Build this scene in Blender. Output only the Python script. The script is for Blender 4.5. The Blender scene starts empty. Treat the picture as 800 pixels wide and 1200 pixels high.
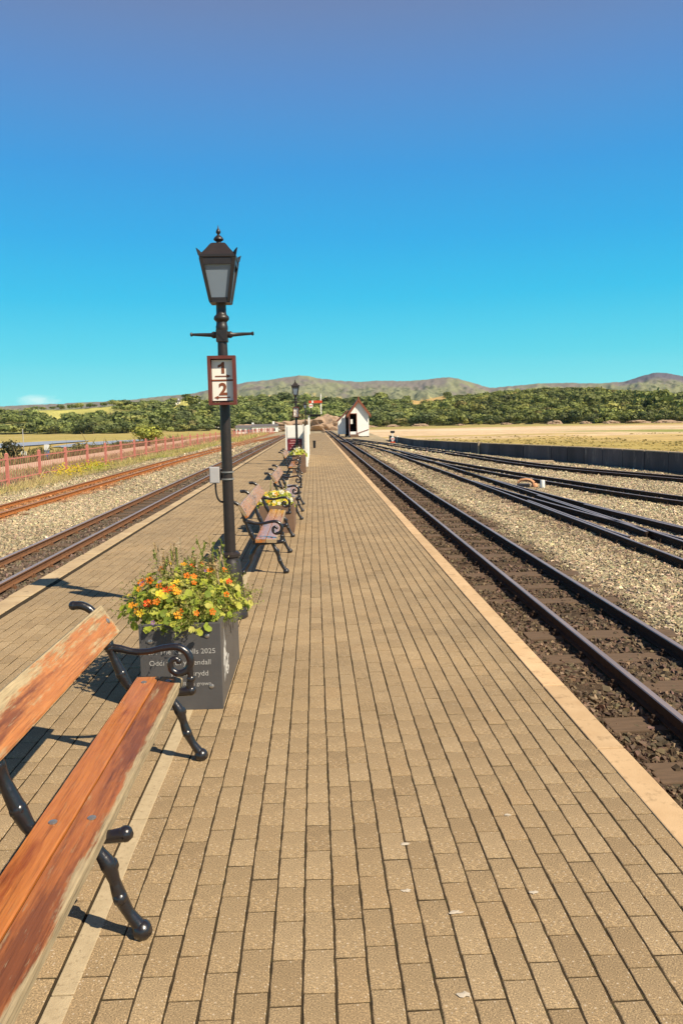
import bpy, bmesh, math, random
import numpy as np
from mathutils import Vector, Matrix

random.seed(7)
rng = np.random.default_rng(11)
scene = bpy.context.scene
COL = scene.collection
PI = math.pi

# ------------------------------------------------------------------ camera
EYE = 1.6
EXPO = .58
HAZE = 3.2e-5
def camera_axes(yaw, pitch, roll):
    f = Vector((math.sin(yaw)*math.cos(pitch), math.cos(yaw)*math.cos(pitch), -math.sin(pitch)))
    r0 = Vector((math.cos(yaw), -math.sin(yaw), 0)); u0 = r0.cross(f)
    r = r0*math.cos(roll) - u0*math.sin(roll); u = u0*math.cos(roll) + r0*math.sin(roll)
    return r, u, f
cd = bpy.data.cameras.new('camera'); cam = bpy.data.objects.new('camera', cd); COL.objects.link(cam)
r_, u_, f_ = camera_axes(math.radians(1.8202), math.radians(6.6026), math.radians(1.2))
cam.matrix_world = Matrix(((r_.x, u_.x, -f_.x, 0), (r_.y, u_.y, -f_.y, 0), (r_.z, u_.z, -f_.z, EYE), (0, 0, 0, 1)))
cd.sensor_fit = 'HORIZONTAL'; cd.sensor_width = 36; cd.lens = 36*930/800
cd.clip_start = .05; cd.clip_end = 30000
scene.camera = cam

# ------------------------------------------------------------------ sky, sun, exposure
SUN_TO = Vector((.75, -.61, 1)).normalized()          # from the scene towards the sun
world = bpy.data.worlds.new('World'); scene.world = world; world.use_nodes = True
nt = world.node_tree; N = nt.nodes; Lk = nt.links; N.clear()
sky = N.new('ShaderNodeTexSky'); sky.sky_type = 'NISHITA'; sky.sun_disc = False
sky.sun_elevation = math.asin(SUN_TO.z); sky.sun_rotation = math.atan2(SUN_TO.x, SUN_TO.y)
sky.air_density = 1.0; sky.dust_density = .4; sky.ozone_density = 1.5
tc = N.new('ShaderNodeTexCoord')
sep = N.new('ShaderNodeSeparateXYZ'); Lk.new(tc.outputs['Generated'], sep.inputs[0])
ramp = N.new('ShaderNodeValToRGB'); Lk.new(sep.outputs['Z'], ramp.inputs[0])
SKYRAMP = [(0.0, (.29, .88, .87)), (.035, (.18, .82, .88)), (.076, (.07, .71, .87)), (.147, (.010, .545, .86)), (.215, (.014, .42, .83)), (.287, (.035, .335, .76)), (.37, (.095, .275, .62)), (.44, (.15, .24, .47)), (.62, (.10, .145, .31)), (1.0, (.06, .08, .18))]
while len(ramp.color_ramp.elements) < len(SKYRAMP): ramp.color_ramp.elements.new(.5)
for e, (p, c) in zip(ramp.color_ramp.elements, SKYRAMP): e.position = p; e.color = (*c, 1)
# the photograph's graded blue by height above the horizon, carried on the daylight sky
lum = N.new('ShaderNodeMix'); lum.data_type = 'RGBA'; lum.blend_type = 'MIX'; lum.inputs[0].default_value = .95
scl = N.new('ShaderNodeVectorMath'); scl.operation = 'SCALE'; scl.inputs[3].default_value = 10/2**EXPO
Lk.new(ramp.outputs[0], scl.inputs[0])
Lk.new(sky.outputs[0], lum.inputs[6]); Lk.new(scl.outputs[0], lum.inputs[7])
# one small cloud low on the left
dotn = N.new('ShaderNodeVectorMath'); dotn.operation = 'DISTANCE'
mp = N.new('ShaderNodeMapping'); mp.inputs['Scale'].default_value = (1, 1, 3.2)
Lk.new(tc.outputs['Generated'], mp.inputs[0]); Lk.new(mp.outputs[0], dotn.inputs[0])
az, el = math.radians(-18.7), math.radians(1.75)
dotn.inputs[1].default_value = (math.sin(az)*math.cos(el), math.cos(az)*math.cos(el), 3.2*math.sin(el))
nz = N.new('ShaderNodeTexNoise'); nz.inputs['Scale'].default_value = 60; nz.inputs['Detail'].default_value = 5; Lk.new(mp.outputs[0], nz.inputs[0])
md = N.new('ShaderNodeMath'); md.operation = 'MULTIPLY_ADD'; md.inputs[1].default_value = .035; Lk.new(nz.outputs[0], md.inputs[0]); Lk.new(dotn.outputs['Value'], md.inputs[2])
mr = N.new('ShaderNodeMapRange'); mr.inputs[1].default_value = .042; mr.inputs[2].default_value = .018; mr.inputs[3].default_value = 0; mr.inputs[4].default_value = .6
Lk.new(md.outputs[0], mr.inputs[0])
cl = N.new('ShaderNodeMix'); cl.data_type = 'RGBA'; Lk.new(mr.outputs[0], cl.inputs[0]); Lk.new(lum.outputs[2], cl.inputs[6]); cl.inputs[7].default_value = (6.4, 7.4, 7.0, 1)
bg = N.new('ShaderNodeBackground'); bg.inputs[1].default_value = .10; Lk.new(cl.outputs[2], bg.inputs[0])
out = N.new('ShaderNodeOutputWorld'); Lk.new(bg.outputs[0], out.inputs[0])

sd = bpy.data.lights.new('sun', 'SUN'); sd.energy = 5.0; sd.angle = math.radians(.5); sd.color = (1, .885, .695)
sun = bpy.data.objects.new('sun', sd); COL.objects.link(sun); sun.location = (30, -10, 50)
sun.rotation_euler = (-SUN_TO).to_track_quat('-Z', 'Y').to_euler()
vs = scene.view_settings; vs.view_transform = 'Standard'; vs.look = 'None'; vs.exposure = EXPO; vs.gamma = 1; vs.use_curve_mapping = False
cy = scene.cycles; cy.max_bounces = 6; cy.diffuse_bounces = 3; cy.glossy_bounces = 3; cy.transmission_bounces = 4; cy.volume_bounces = 0

# ------------------------------------------------------------------ materials
def newmat(name):
    m = bpy.data.materials.new(name); m.use_nodes = True
    t = m.node_tree; b = t.nodes['Principled BSDF']
    return m, t, b
def node(t, kind, **kw):
    n = t.nodes.new(kind)
    for k, v in kw.items(): setattr(n, k, v)
    return n
def mapping(t, coord='Object', scale=(1, 1, 1)):
    c = node(t, 'ShaderNodeTexCoord'); m = node(t, 'ShaderNodeMapping'); m.inputs['Scale'].default_value = scale
    t.links.new(c.outputs[coord], m.inputs[0]); return m.outputs[0]
def noise(t, vec, scale, detail=4, rough=.6):
    n = node(t, 'ShaderNodeTexNoise'); n.inputs['Scale'].default_value = scale; n.inputs['Detail'].default_value = detail; n.inputs['Roughness'].default_value = rough
    t.links.new(vec, n.inputs[0]); return n.outputs[0]
def rampn(t, val, stops):
    r = node(t, 'ShaderNodeValToRGB'); e = r.color_ramp.elements
    while len(e) < len(stops): e.new(.5)
    for x, (p, c) in zip(e, stops): x.position = p; x.color = (*c, 1) if len(c) == 3 else c
    t.links.new(val, r.inputs[0]); return r.outputs[0]
def mix(t, fac, a, b, blend='MIX'):
    m = node(t, 'ShaderNodeMix', data_type='RGBA', blend_type=blend)
    for s, v in ((0, fac), (6, a), (7, b)):
        if isinstance(v, (int, float)): m.inputs[s].default_value = v
        elif isinstance(v, tuple): m.inputs[s].default_value = (*v, 1)
        else: t.links.new(v, m.inputs[s])
    return m.outputs[2]
def math_(t, op, a, b=None, c=None):
    m = node(t, 'ShaderNodeMath', operation=op)
    for i, v in enumerate((a, b, c)):
        if v is None: continue
        if isinstance(v, (int, float)): m.inputs[i].default_value = v
        else: t.links.new(v, m.inputs[i])
    return m.outputs[0]
def bump(t, b, h, strength=.3, dist=.01):
    n = node(t, 'ShaderNodeBump'); n.inputs['Strength'].default_value = strength; n.inputs['Distance'].default_value = dist
    t.links.new(h, n.inputs['Height']); t.links.new(n.outputs[0], b.inputs['Normal'])
def attr(t, name):
    a = node(t, 'ShaderNodeAttribute', attribute_name=name); return a
def plain(name, c1, c2=None, scale=6, rough=.7, spec=.4, metal=0, bs=0, bscale=80, stretch=(1, 1, 1), bdist=.004, coat=0, c3=None, rnd=0):
    m, t, b = newmat(name)
    v = mapping(t, 'Object', stretch)
    c2 = c2 or tuple(x*.8 for x in c1)
    col = rampn(t, noise(t, v, scale, 5), [(.32, c1), (.68, c2)])
    if c3: col = mix(t, rampn(t, noise(t, v, scale*2.7, 6, .7), [(.55, (0, 0, 0)), (.7, (1, 1, 1))]), col, c3)
    if rnd:
        oi = node(t, 'ShaderNodeObjectInfo'); col = mix(t, 1.0, col, rampn(t, oi.outputs['Random'], [(0, (1-rnd,)*3), (1, (1+rnd, 1+rnd*.95, 1+rnd*.9))]), 'MULTIPLY')
    t.links.new(col, b.inputs['Base Color'])
    b.inputs['Roughness'].default_value = rough; b.inputs['Metallic'].default_value = metal
    b.inputs['Specular IOR Level'].default_value = spec; b.inputs['Coat Weight'].default_value = coat
    if coat: b.inputs['Coat Roughness'].default_value = .12
    if bs: bump(t, b, noise(t, v, bscale, 4), bs, bdist)
    return m
def colattr(name, rough=.9, spec=.2, sub=0, var=.25, scale=30):
    m, t, b = newmat(name)
    a = attr(t, 'Col'); v = mapping(t)
    n = rampn(t, noise(t, v, scale, 4), [(.3, (1-var,)*3), (.7, (1+var,)*3)])
    t.links.new(mix(t, 1.0, a.outputs['Color'], n, 'MULTIPLY'), b.inputs['Base Color'])
    b.inputs['Roughness'].default_value = rough; b.inputs['Specular IOR Level'].default_value = spec
    return m, t, b

M = {}
# concrete pavers
m, t, b = newmat('paver_concrete'); M['paver'] = m
v = mapping(t); tone = attr(t, 'tone')
c = rampn(t, tone.outputs['Fac'], [(0, (.262, .187, .106)), (.06, (.285, .205, .116)), (.4, (.304, .220, .126)), (.75, (.322, .235, .136)), (.95, (.314, .222, .124)), (1, (.335, .247, .145))])
g = rampn(t, noise(t, v, 210, 3, .7), [(.32, (.42, .40, .38)), (.46, (.95, .95, .95)), (.56, (1.1, 1.08, 1.05)), (.68, (2.1, 2.05, 1.9))])
c = mix(t, 1.0, c, g, 'MULTIPLY')
c = mix(t, 1.0, c, rampn(t, noise(t, v, 1.1, 5), [(.3, (.80, .80, .81)), (.7, (1.14, 1.12, 1.09))]), 'MULTIPLY')
c = mix(t, rampn(t, noise(t, v, 7, 6, .7), [(.57, (0, 0, 0)), (.76, (.5, .5, .5))]), c, (.15, .11, .065))
vo = node(t, 'ShaderNodeTexVoronoi'); vo.inputs['Scale'].default_value = 70; t.links.new(v, vo.inputs[0])
c = mix(t, math_(t, 'MULTIPLY', rampn(t, vo.outputs['Distance'], [(.13, (.8, .8, .8)), (.24, (0, 0, 0))]), rampn(t, vo.outputs['Color'], [(.45, (0, 0, 0)), (.5, (1, 1, 1))])), c, (.58, .48, .36))
t.links.new(c, b.inputs['Base Color']); b.inputs['Roughness'].default_value = .9; b.inputs['Specular IOR Level'].default_value = .2
bump(t, b, noise(t, v, 260, 3), .55, .003)
M['joint'] = plain('joint_dirt', (.060, .042, .024), (.034, .025, .015), 14, .95, .1, bs=.5, bscale=120, c3=(.062, .060, .024))
M['kerb'] = plain('kerb_concrete', (.58, .40, .225), (.49, .325, .175), 5, .88, .2, bs=.35, bscale=140, c3=(.33, .22, .12), rnd=.12)
M['kerb_old'] = plain('kerb_weathered', (.52, .39, .23), (.36, .25, .14), 2.2, .9, .2, bs=.4, bscale=90, c3=(.24, .17, .10))
M['strip'] = plain('edging_strip', (.47, .37, .23), (.40, .31, .19), 20, .9, .2, bs=.5, bscale=220, c3=(.27, .20, .12))
M['ground'], t, b = colattr('trackbed', .95, .1, var=.3, scale=18); v = mapping(t); bump(t, b, noise(t, v, 28, 5, .75), .9, .05)
M['stone'], t, b = colattr('ballast_stone', .9, .25, var=.18, scale=60)
M['rail'] = plain('rail_steel_shaded', (.060, .038, .026), (.040, .026, .019), 14, .9, .1, bs=.3, bscale=60)  # near-black sides include the shade they stand in
M['rail_head'] = plain('rail_worn_head', (.36, .275, .25), (.28, .21, .19), 9, .42, .5, metal=.3, stretch=(1, .1, 1))
M['rail_rust'] = plain('rail_rust', (.40, .155, .045), (.28, .10, .03), 10, .85, .2, bs=.3, bscale=60, c3=(.16, .06, .025))
M['rail_rust_head'] = plain('rail_rust_head', (.40, .25, .16), (.34, .17, .09), 5, .5, .4, metal=.35, stretch=(1, .15, 1))
M['sleeper'] = plain('sleeper_timber', (.155, .102, .066), (.105, .072, .048), 5, .9, .15, bs=.7, bscale=40, stretch=(1, 6, 1), c3=(.15, .10, .062))
M['sleeper_rust'] = plain('sleeper_rust', (.20, .105, .05), (.13, .07, .035), 5, .9, .15, bs=.7, bscale=40, stretch=(1, 6, 1))
M['iron'] = plain('cast_iron_black_gloss', (.011, .009, .011), (.016, .013, .014), 12, .30, .55, bs=.7, bscale=32, coat=.3, bdist=.004)
M['lamp_iron'] = plain('lamp_iron', (.020, .015, .014), (.030, .021, .018), 18, .42, .5, bs=.15, bscale=60)
M['bolt'] = plain('bolt_zinc', (.42, .40, .38), (.25, .22, .2), 60, .4, .5, metal=.7)

def wood(name, base, base2, worn, dark, worn_amt, dark_amt, rough=.38):
    m, t, b = newmat(name)
    v = mapping(t, 'Object', (9, .9, 9)); grain = noise(t, v, 9, 6, .65)
    c = rampn(t, grain, [(.3, base2), (.7, base)])
    v2 = mapping(t, 'Object', (3.6, .42, 3.6)); n2 = noise(t, v2, 3.1, 7, .68)
    dk = rampn(t, n2, [(.5-dark_amt, (1, 1, 1)), (.62-dark_amt, (0, 0, 0))])
    c = mix(t, dk, c, dark)
    e = attr(t, 'wear')
    w = math_(t, 'ADD', noise(t, mapping(t, 'Object', (5.0, .62, 5.0)), 3.7, 8, .7), math_(t, 'MULTIPLY', e.outputs['Fac'], .34))
    wm = rampn(t, w, [(.69-worn_amt, (0, 0, 0)), (.78-worn_amt, (1, 1, 1))])
    wc = rampn(t, noise(t, v, 16, 5), [(.3, worn), (.75, tuple(x*.62 for x in worn))])
    c = mix(t, wm, c, wc)
    streak = noise(t, mapping(t, 'Object', (70, 1.6, 70)), 2.2, 6, .7)
    c = mix(t, 1.0, c, rampn(t, streak, [(.34, (.55, .52, .50)), (.47, (.95, .95, .95)), (.66, (1.14, 1.13, 1.12))]), 'MULTIPLY')
    c = mix(t, rampn(t, noise(t, mapping(t, 'Object', (26, 2.4, 26)), 3.0, 8, .75), [(.60, (0, 0, 0)), (.68, (.75, .75, .75))]), c, tuple(x*.8 for x in worn))
    t.links.new(c, b.inputs['Base Color'])
    rg = rampn(t, wm, [(0, (rough,)*3), (1, (.85,)*3)]); t.links.new(rg, b.inputs['Roughness'])
    b.inputs['Specular IOR Level'].default_value = .4
    bump(t, b, math_(t, 'ADD', grain, math_(t, 'MULTIPLY', wm, -.5)), .25, .002)
    return m
M['wood_back'] = wood('varnished_plank_flaking', (.50, .190, .052), (.38, .125, .030), (.46, .35, .20), (.20, .06, .018), .125, .12)
M['wood_rear'] = wood('varnished_plank_orange', (.47, .165, .038), (.37, .115, .025), (.40, .25, .12), (.24, .06, .014), .02, .16, .3)
M['wood_front'] = wood('varnished_plank_worn_edge', (.38, .130, .034), (.28, .085, .024), (.38, .29, .17), (.17, .055, .020), .07, .06)
M['wood_far'] = wood('varnished_plank_far', (.58, .20, .048), (.46, .15, .035), (.42, .30, .17), (.24, .08, .02), .02, .16, .2)
wb_ = M['wood_far'].node_tree.nodes['Principled BSDF']; wb_.inputs['Coat Weight'].default_value = .3; wb_.inputs['Coat Roughness'].default_value = .12

M['slate'] = plain('slate', (.088, .083, .083), (.070, .066, .067), 5, .45, .45, bs=.2, bscale=50, c3=(.085, .078, .076))
M['letter'] = plain('letter_white', (.46, .44, .41), (.34, .32, .30), 30, .8, .2)
M['box_wood'] = plain('planter_box_brown', (.20, .12, .075), (.15, .09, .06), 6, .7, .3, bs=.3, bscale=30)
M['soil'] = plain('soil', (.06, .04, .025), (.035, .025, .016), 30, .95, .1, bs=.6, bscale=50)
M['maroon'] = plain('maroon_paint', (.15, .038, .026), (.12, .030, .021), 14, .5, .4, bs=.1)
M['white'] = plain('white_paint', (.80, .77, .70), (.74, .70, .62), 4, .5, .4)
M['sign_face'] = plain('sign_face_cream', (.86, .82, .74), (.82, .78, .69), 6, .45, .4)
M['sign_ink'] = plain('sign_ink_brown', (.22, .07, .03), (.2, .06, .03), 9, .6, .3)
M['grey_box'] = plain('grey_plastic', (.44, .42, .41), (.40, .38, .37), 9, .5, .4)
M['band'] = plain('galvanised_band', (.36, .34, .32), (.28, .27, .26), 25, .4, .5, metal=.6)
M['rubber'] = plain('black_cable', (.012, .012, .013), (.016, .015, .015), 20, .5, .4)
m, t, b = newmat('frosted_glass'); M['pane'] = m
b.inputs['Base Color'].default_value = (.25, .31, .38, 1); b.inputs['Roughness'].default_value = .16; b.inputs['Transmission Weight'].default_value = .25
def leafmat(name, sub=.35):
    m, t, b = newmat(name)
    a = attr(t, 'Col')
    oi = node(t, 'ShaderNodeObjectInfo')
    c = mix(t, 1.0, a.outputs['Color'], rampn(t, oi.outputs['Random'], [(0, (.75, .82, .7)), (.5, (1, 1, 1)), (1, (1.25, 1.12, .9))]), 'MULTIPLY')
    t.links.new(c, b.inputs['Base Color']); b.inputs['Roughness'].default_value = .6; b.inputs['Specular IOR Level'].default_value = .25
    tr = node(t, 'ShaderNodeBsdfTranslucent'); t.links.new(c, tr.inputs[0])
    ms = node(t, 'ShaderNodeMixShader'); ms.inputs[0].default_value = sub
    t.links.new(b.outputs[0], ms.inputs[1]); t.links.new(tr.outputs[0], ms.inputs[2])
    t.links.new(ms.outputs[0], t.nodes['Material Output'].inputs[0])
    return m
M['leaf'] = leafmat('leaf', .35); M['petal'] = leafmat('petal', .3); M['grass'] = leafmat('grass_blade', .25)
M['tree_leaf'] = leafmat('tree_leaf', .25)
M['bark'] = plain('bark', (.10, .075, .05), (.065, .05, .035), 8, .9, .1, bs=.5, bscale=20)
M['wall_dark'] = plain('slate_wall_shaded', (.115, .10, .105), (.075, .066, .070), 1.4, .85, .2, bs=.5, bscale=12, stretch=(1, 1, .25), c3=(.19, .165, .15), rnd=.25)  # dark tone includes the shade on the side facing the tracks
M['wall_cap'] = plain('wall_coping_sunlit', (.45, .34, .22), (.36, .27, .17), 3, .9, .2, bs=.3, bscale=30)  # pale tone includes the sunlight on the wall's top
M['fence'] = plain('fence_red_paint', (.56, .20, .155), (.48, .16, .12), 10, .6, .3)
M['brownroof'] = plain('red_brown_trim', (.26, .085, .045), (.20, .065, .035), 8, .6, .3)
M['hut_white'] = plain('hut_boards_white', (.88, .86, .82), (.83, .80, .75), 2, .6, .3)
M['dark_inside'] = plain('hut_dark_shade', (.035, .025, .020), (.02, .015, .012), 5, .8, .2)  # near-black colour stands for the shade in and around the hut
M['signal_red'] = plain('signal_red', (.60, .07, .02), (.52, .06, .02), 6, .5, .4)
M['black_paint'] = plain('black_paint', (.018, .016, .016), (.025, .02, .02), 6, .5, .4)
M['orange_iron'] = plain('lever_rust_orange', (.62, .32, .16), (.52, .24, .11), 30, .6, .3)
M['rock'] = plain('rock_tan', (.40, .28, .19), (.28, .19, .13), .35, .95, .15, bs=.9, bscale=1.5, bdist=.5, c3=(.46, .35, .25))
M['roof_slate'] = plain('roof_slate', (.15, .13, .13), (.11, .10, .10), 2, .7, .3)
M['blue_paint'] = plain('blue_print', (.14, .22, .46), (.10, .16, .36), 3, .5, .4)
M['poster'] = plain('maroon_poster', (.20, .02, .03), (.16, .015, .022), 5, .4, .5)
M['poster_print'] = plain('poster_print', (.55, .30, .28), (.45, .2, .2), 12, .5, .4)
M['window'] = plain('window_glass', (.06, .07, .08), (.04, .05, .06), 3, .15, .6)
M['dropping'] = plain('dropping_white', (.52, .45, .36), (.44, .37, .28), 80, .9, .1)
m, t, b = newmat('estuary_water'); M['water'] = m
b.inputs['Base Color'].default_value = (.30, .31, .35, 1); b.inputs['Roughness'].default_value = .5
bump(t, b, noise(t, mapping(t), 2.5, 4), .2, .05)

# ------------------------------------------------------------------ mesh helpers
def mesh_obj(name, verts, faces, material, parent=None, smooth=False, col=None, loc=None):
    me = bpy.data.meshes.new(name); me.from_pydata([tuple(x) for x in verts], [], [tuple(f) for f in faces]); me.update()
    mats = material if isinstance(material, (list, tuple)) else [material]
    for mm in mats: me.materials.append(mm)
    if smooth: me.polygons.foreach_set('use_smooth', [True]*len(me.polygons))
    o = bpy.data.objects.new(name, me); COL.objects.link(o)
    if parent: o.parent = parent
    if loc: o.location = loc
    return o
def np_mesh(name, V, Fc, material, col=None, parent=None, tone=None):
    """V (n,3), Fc (m,k) fixed polygon size; col per face (m,3) or per vertex (n,3)"""
    me = bpy.data.meshes.new(name); n, (mm, k) = len(V), Fc.shape
    me.vertices.add(n); me.vertices.foreach_set('co', np.ascontiguousarray(V, dtype=np.float32).ravel())
    me.loops.add(mm*k); me.loops.foreach_set('vertex_index', np.ascontiguousarray(Fc, dtype=np.int32).ravel())
    me.polygons.add(mm); me.polygons.foreach_set('loop_start', np.arange(0, mm*k, k, dtype=np.int32)); me.polygons.foreach_set('loop_total', np.full(mm, k, dtype=np.int32))
    me.polygons.foreach_set('use_smooth', np.zeros(mm, dtype=bool)); me.update(calc_edges=True)
    if col is not None:
        dom = 'POINT' if len(col) == n else 'FACE'
        a = me.attributes.new('Col', 'FLOAT_COLOR', dom)
        c4 = np.ones((len(col), 4), dtype=np.float32); c4[:, :3] = col; a.data.foreach_set('color', c4.ravel())
    if tone is not None:
        a = me.attributes.new('tone', 'FLOAT', 'FACE'); a.data.foreach_set('value', np.ascontiguousarray(tone, dtype=np.float32))
    me.materials.append(material)
    o = bpy.data.objects.new(name, me); COL.objects.link(o)
    if parent: o.parent = parent
    return o
class MB:
    def __init__(s): s.v = []; s.f = []; s.mi = []
    def add(s, vs, fs, mi=0):
        k = len(s.v); s.v += [tuple(x) for x in vs]; s.f += [tuple(i+k for i in f) for f in fs]; s.mi += [mi]*len(fs); return s
    def box(s, x0, x1, y0, y1, z0, z1, mi=0):
        return s.add([(x0,y0,z0),(x1,y0,z0),(x1,y1,z0),(x0,y1,z0),(x0,y0,z1),(x1,y0,z1),(x1,y1,z1),(x0,y1,z1)],
              [(0,3,2,1),(4,5,6,7),(0,1,5,4),(1,2,6,5),(2,3,7,6),(3,0,4,7)], mi)
    def lathe(s, prof, cx=0, cy=0, n=16, mi=0, rot=0):
        vs = []; fs = []
        for r, z in prof:
            for i in range(n):
                a = 2*PI*i/n+rot; vs.append((cx+r*math.cos(a), cy+r*math.sin(a), z))
        for j in range(len(prof)-1):
            for i in range(n):
                fs.append((j*n+i, j*n+(i+1) % n, (j+1)*n+(i+1) % n, (j+1)*n+i))
        fs.append(tuple(range(n-1, -1, -1))); fs.append(tuple((len(prof)-1)*n+i for i in range(n)))
        return s.add(vs, fs, mi)
    def tube(s, pts, rad, n=8, mi=0):
        pts = [Vector(p) for p in pts]; rad = rad if isinstance(rad, (list, tuple)) else [rad]*len(pts)
        vs = []; fs = []; up = None
        for i, p in enumerate(pts):
            d = (pts[min(i+1, len(pts)-1)] - pts[max(i-1, 0)]).normalized()
            if up is None: up = d.orthogonal().normalized()
            up = (up - d*up.dot(d)).normalized(); w = d.cross(up)
            for k in range(n):
                a = 2*PI*k/n; vs.append(p + (up*math.cos(a) + w*math.sin(a))*rad[i])
        for j in range(len(pts)-1):
            for k in range(n): fs.append((j*n+k, j*n+(k+1) % n, (j+1)*n+(k+1) % n, (j+1)*n+k))
        fs.append(tuple(range(n-1, -1, -1))); fs.append(tuple((len(pts)-1)*n+k for k in range(n)))
        return s.add(vs, fs, mi)
    def build(s, name, material, parent=None, smooth=False, bevel=0, loc=None):
        o = mesh_obj(name, s.v, s.f, material, parent, smooth, loc=loc)
        if any(s.mi): o.data.polygons.foreach_set('material_index', s.mi)
        if bevel:
            b = bmesh.new(); b.from_mesh(o.data); bmesh.ops.bevel(b, geom=list(b.edges), offset=bevel, segments=2, affect='EDGES', profile=.6); b.to_mesh(o.data); b.free()
        if smooth:
            try: o.data.set_sharp_from_angle(angle=math.radians(42))
            except Exception: pass
        return o
def spline(pts, sub=6):
    pts = [Vector(p) for p in pts]; out_ = []
    for i in range(len(pts)-1):
        p0, p1, p2, p3 = pts[max(i-1, 0)], pts[i], pts[i+1], pts[min(i+2, len(pts)-1)]
        for k in range(sub):
            u = k/sub
            out_.append(.5*((2*p1)+(p2-p0)*u+(2*p0-5*p1+4*p2-p3)*u*u+(3*p1-p0-3*p2+p3)*u**3))
    return out_ + [pts[-1]]
def tag(o, label=None, cat=None, group=None, kind=None):
    if label: o['label'] = label
    if cat: o['category'] = cat
    if group: o['group'] = group
    if kind: o['kind'] = kind
    return o
def empty(name, loc, rz=0):
    o = bpy.data.objects.new(name, None); COL.objects.link(o); o.location = loc; o.rotation_euler = (0, 0, rz); o.empty_display_size = .2; return o
def copy_tree(o, parent=None):
    c = o.copy(); COL.objects.link(c); c.parent = parent
    for ch in list(o.children): copy_tree(ch, c)
    return c
def text_mesh(name, body, size, material, parent, loc, rot, bold=0, depth=.001, align='LEFT'):
    cu = bpy.data.curves.new(name, 'FONT'); cu.body = body; cu.size = size; cu.offset = bold; cu.extrude = depth; cu.align_x = align; cu.resolution_u = 3
    tmp = bpy.data.objects.new('tmp', cu); COL.objects.link(tmp)
    dg = bpy.context.evaluated_depsgraph_get(); me = bpy.data.meshes.new_from_object(tmp.evaluated_get(dg))
    bpy.data.objects.remove(tmp); me.name = name
    me.materials.clear(); me.materials.append(material)
    o = bpy.data.objects.new(name, me); COL.objects.link(o); o.parent = parent; o.location = loc; o.rotation_euler = rot
    return o
def interp(x, pts): return float(np.interp(x, [p[0] for p in pts], [p[1] for p in pts]))
def vnoise(x, y, seed=0):
    """smooth value noise on arrays"""
    xi = np.floor(x).astype(np.int64); yi = np.floor(y).astype(np.int64); xf = x-xi; yf = y-yi
    def h(a, b_):
        n = (a*374761393 + b_*668265263 + seed*974711) & 0xffffffff
        n = ((n ^ (n >> 13))*1274126177) & 0xffffffff
        return ((n ^ (n >> 16)) & 0xffff)/65535.
    u = xf*xf*(3-2*xf); w = yf*yf*(3-2*yf)
    return (h(xi, yi)*(1-u)+h(xi+1, yi)*u)*(1-w)+(h(xi, yi+1)*(1-u)+h(xi+1, yi+1)*u)*w
def fbm(x, y, seed=0, oct=4, gain=.5):
    s = 0; a = 1; tot = 0
    for i in range(oct): s = s+a*vnoise(x*2**i, y*2**i, seed+i*17); tot += a; a *= gain
    return s/tot

# ================================================================== THE LARGE STRUCTURE
BED = -.272          # top of the ballast
WALL = [(-20, 19.9), (0, 15.85), (24.3, 11.41), (30, 10.43), (40.1, 8.55), (53.5, 6.75), (66, 6.55), (90, 7.2), (160, 9)]
def wall_x(y): return np.interp(y, [p[0] for p in WALL], [p[1] for p in WALL])

# colour of the trackbed by place: sooty beside the platform, rusty under the disused line, pale elsewhere
def bed_color(X, Y):
    pale = np.stack([.36+0*X, .288+0*X, .182+0*X], -1)*np.where(X < 0, .90, 1.0)[..., None]
    dark = np.array([.105, .072, .046]); rust = np.array([.30, .155, .075]); soil = np.array([.20, .155, .085]); ebed = np.array([.115, .085, .060])
    n = fbm(X*1.7, Y*.8, 3)-.5;  n2 = fbm(X*.5, Y*.25, 9)-.5
    def band(c0, c1, soft, cc, col):
        w = np.clip((X-c0+n*.7)/soft, 0, 1)*np.clip((c1-X+n*.7)/soft, 0, 1); return col*(1-w[..., None])+cc*w[..., None]
    c = pale*(1+n2[..., None]*.5)
    c = band(1.0, 3.25, .35, dark, c)
    c = band(-4.55, -2.7, .3, ebed, c)
    c = band(-7.55, -6.15, .3, rust, c)
    c = band(-14.6, -8.2, .6, soil*(1+n2[..., None]), c)
    c = band(-60, -17.5, .8, np.array([.22, .165, .085])*(1+n2[..., None]), c)
    bx = np.interp(Y, [8, 30, 45, 66], [4.7, 4.55, 4.4, 2.4])
    w = np.clip(1.15-np.abs(X-bx), 0, .5)[..., None]; c = c*(1-w)+np.array([.22, .16, .10])*w
    return c*(1+n[..., None]*.35)
ys = np.concatenate([np.arange(-12, 30, .25), np.arange(30, 60, .6), np.arange(60, 150, 2.5)])
prof = [(-48, -3.2), (-34, -2.9), (-24, -1.9), (-18, -.75), (-17, -.62), (-15, -.58), (-13, -.52), (-10, -.42), (-8, -.34)]
xs_mid = np.arange(-7.8, 5.6, .16)
rows = []
for y in ys:
    wx = float(wall_x(y))
    right = np.linspace(5.6, wx, 26)[1:]
    row = [(x, y, z) for x, z in prof] + [(x, y, BED) for x in xs_mid] + [(x, y, BED) for x in right] + [(wx+.4, y, BED-.2), (wx+1.2, y, -1.2), (wx+4, y, -3.2)]
    rows.append(row)
V = np.array(rows); ny, nx = V.shape[:2]
Vf = V.reshape(-1, 3).copy()
mid = np.abs(Vf[:, 2]-BED) < .15
Vf[:, 2] += np.where(mid, (fbm(Vf[:, 0]*3.1, Vf[:, 1]*3.1, 5)-.5)*.05, (fbm(Vf[:, 0]*1.1, Vf[:, 1]*1.1, 6)-.5)*.12)
under = (Vf[:, 0] > -2.9) & (Vf[:, 0] < 1.4); Vf[under, 2] = BED-.06
ii = np.arange(ny*nx).reshape(ny, nx)
Fq = np.stack([ii[:-1, :-1], ii[:-1, 1:], ii[1:, 1:], ii[1:, :-1]], -1).reshape(-1, 4)
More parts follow.
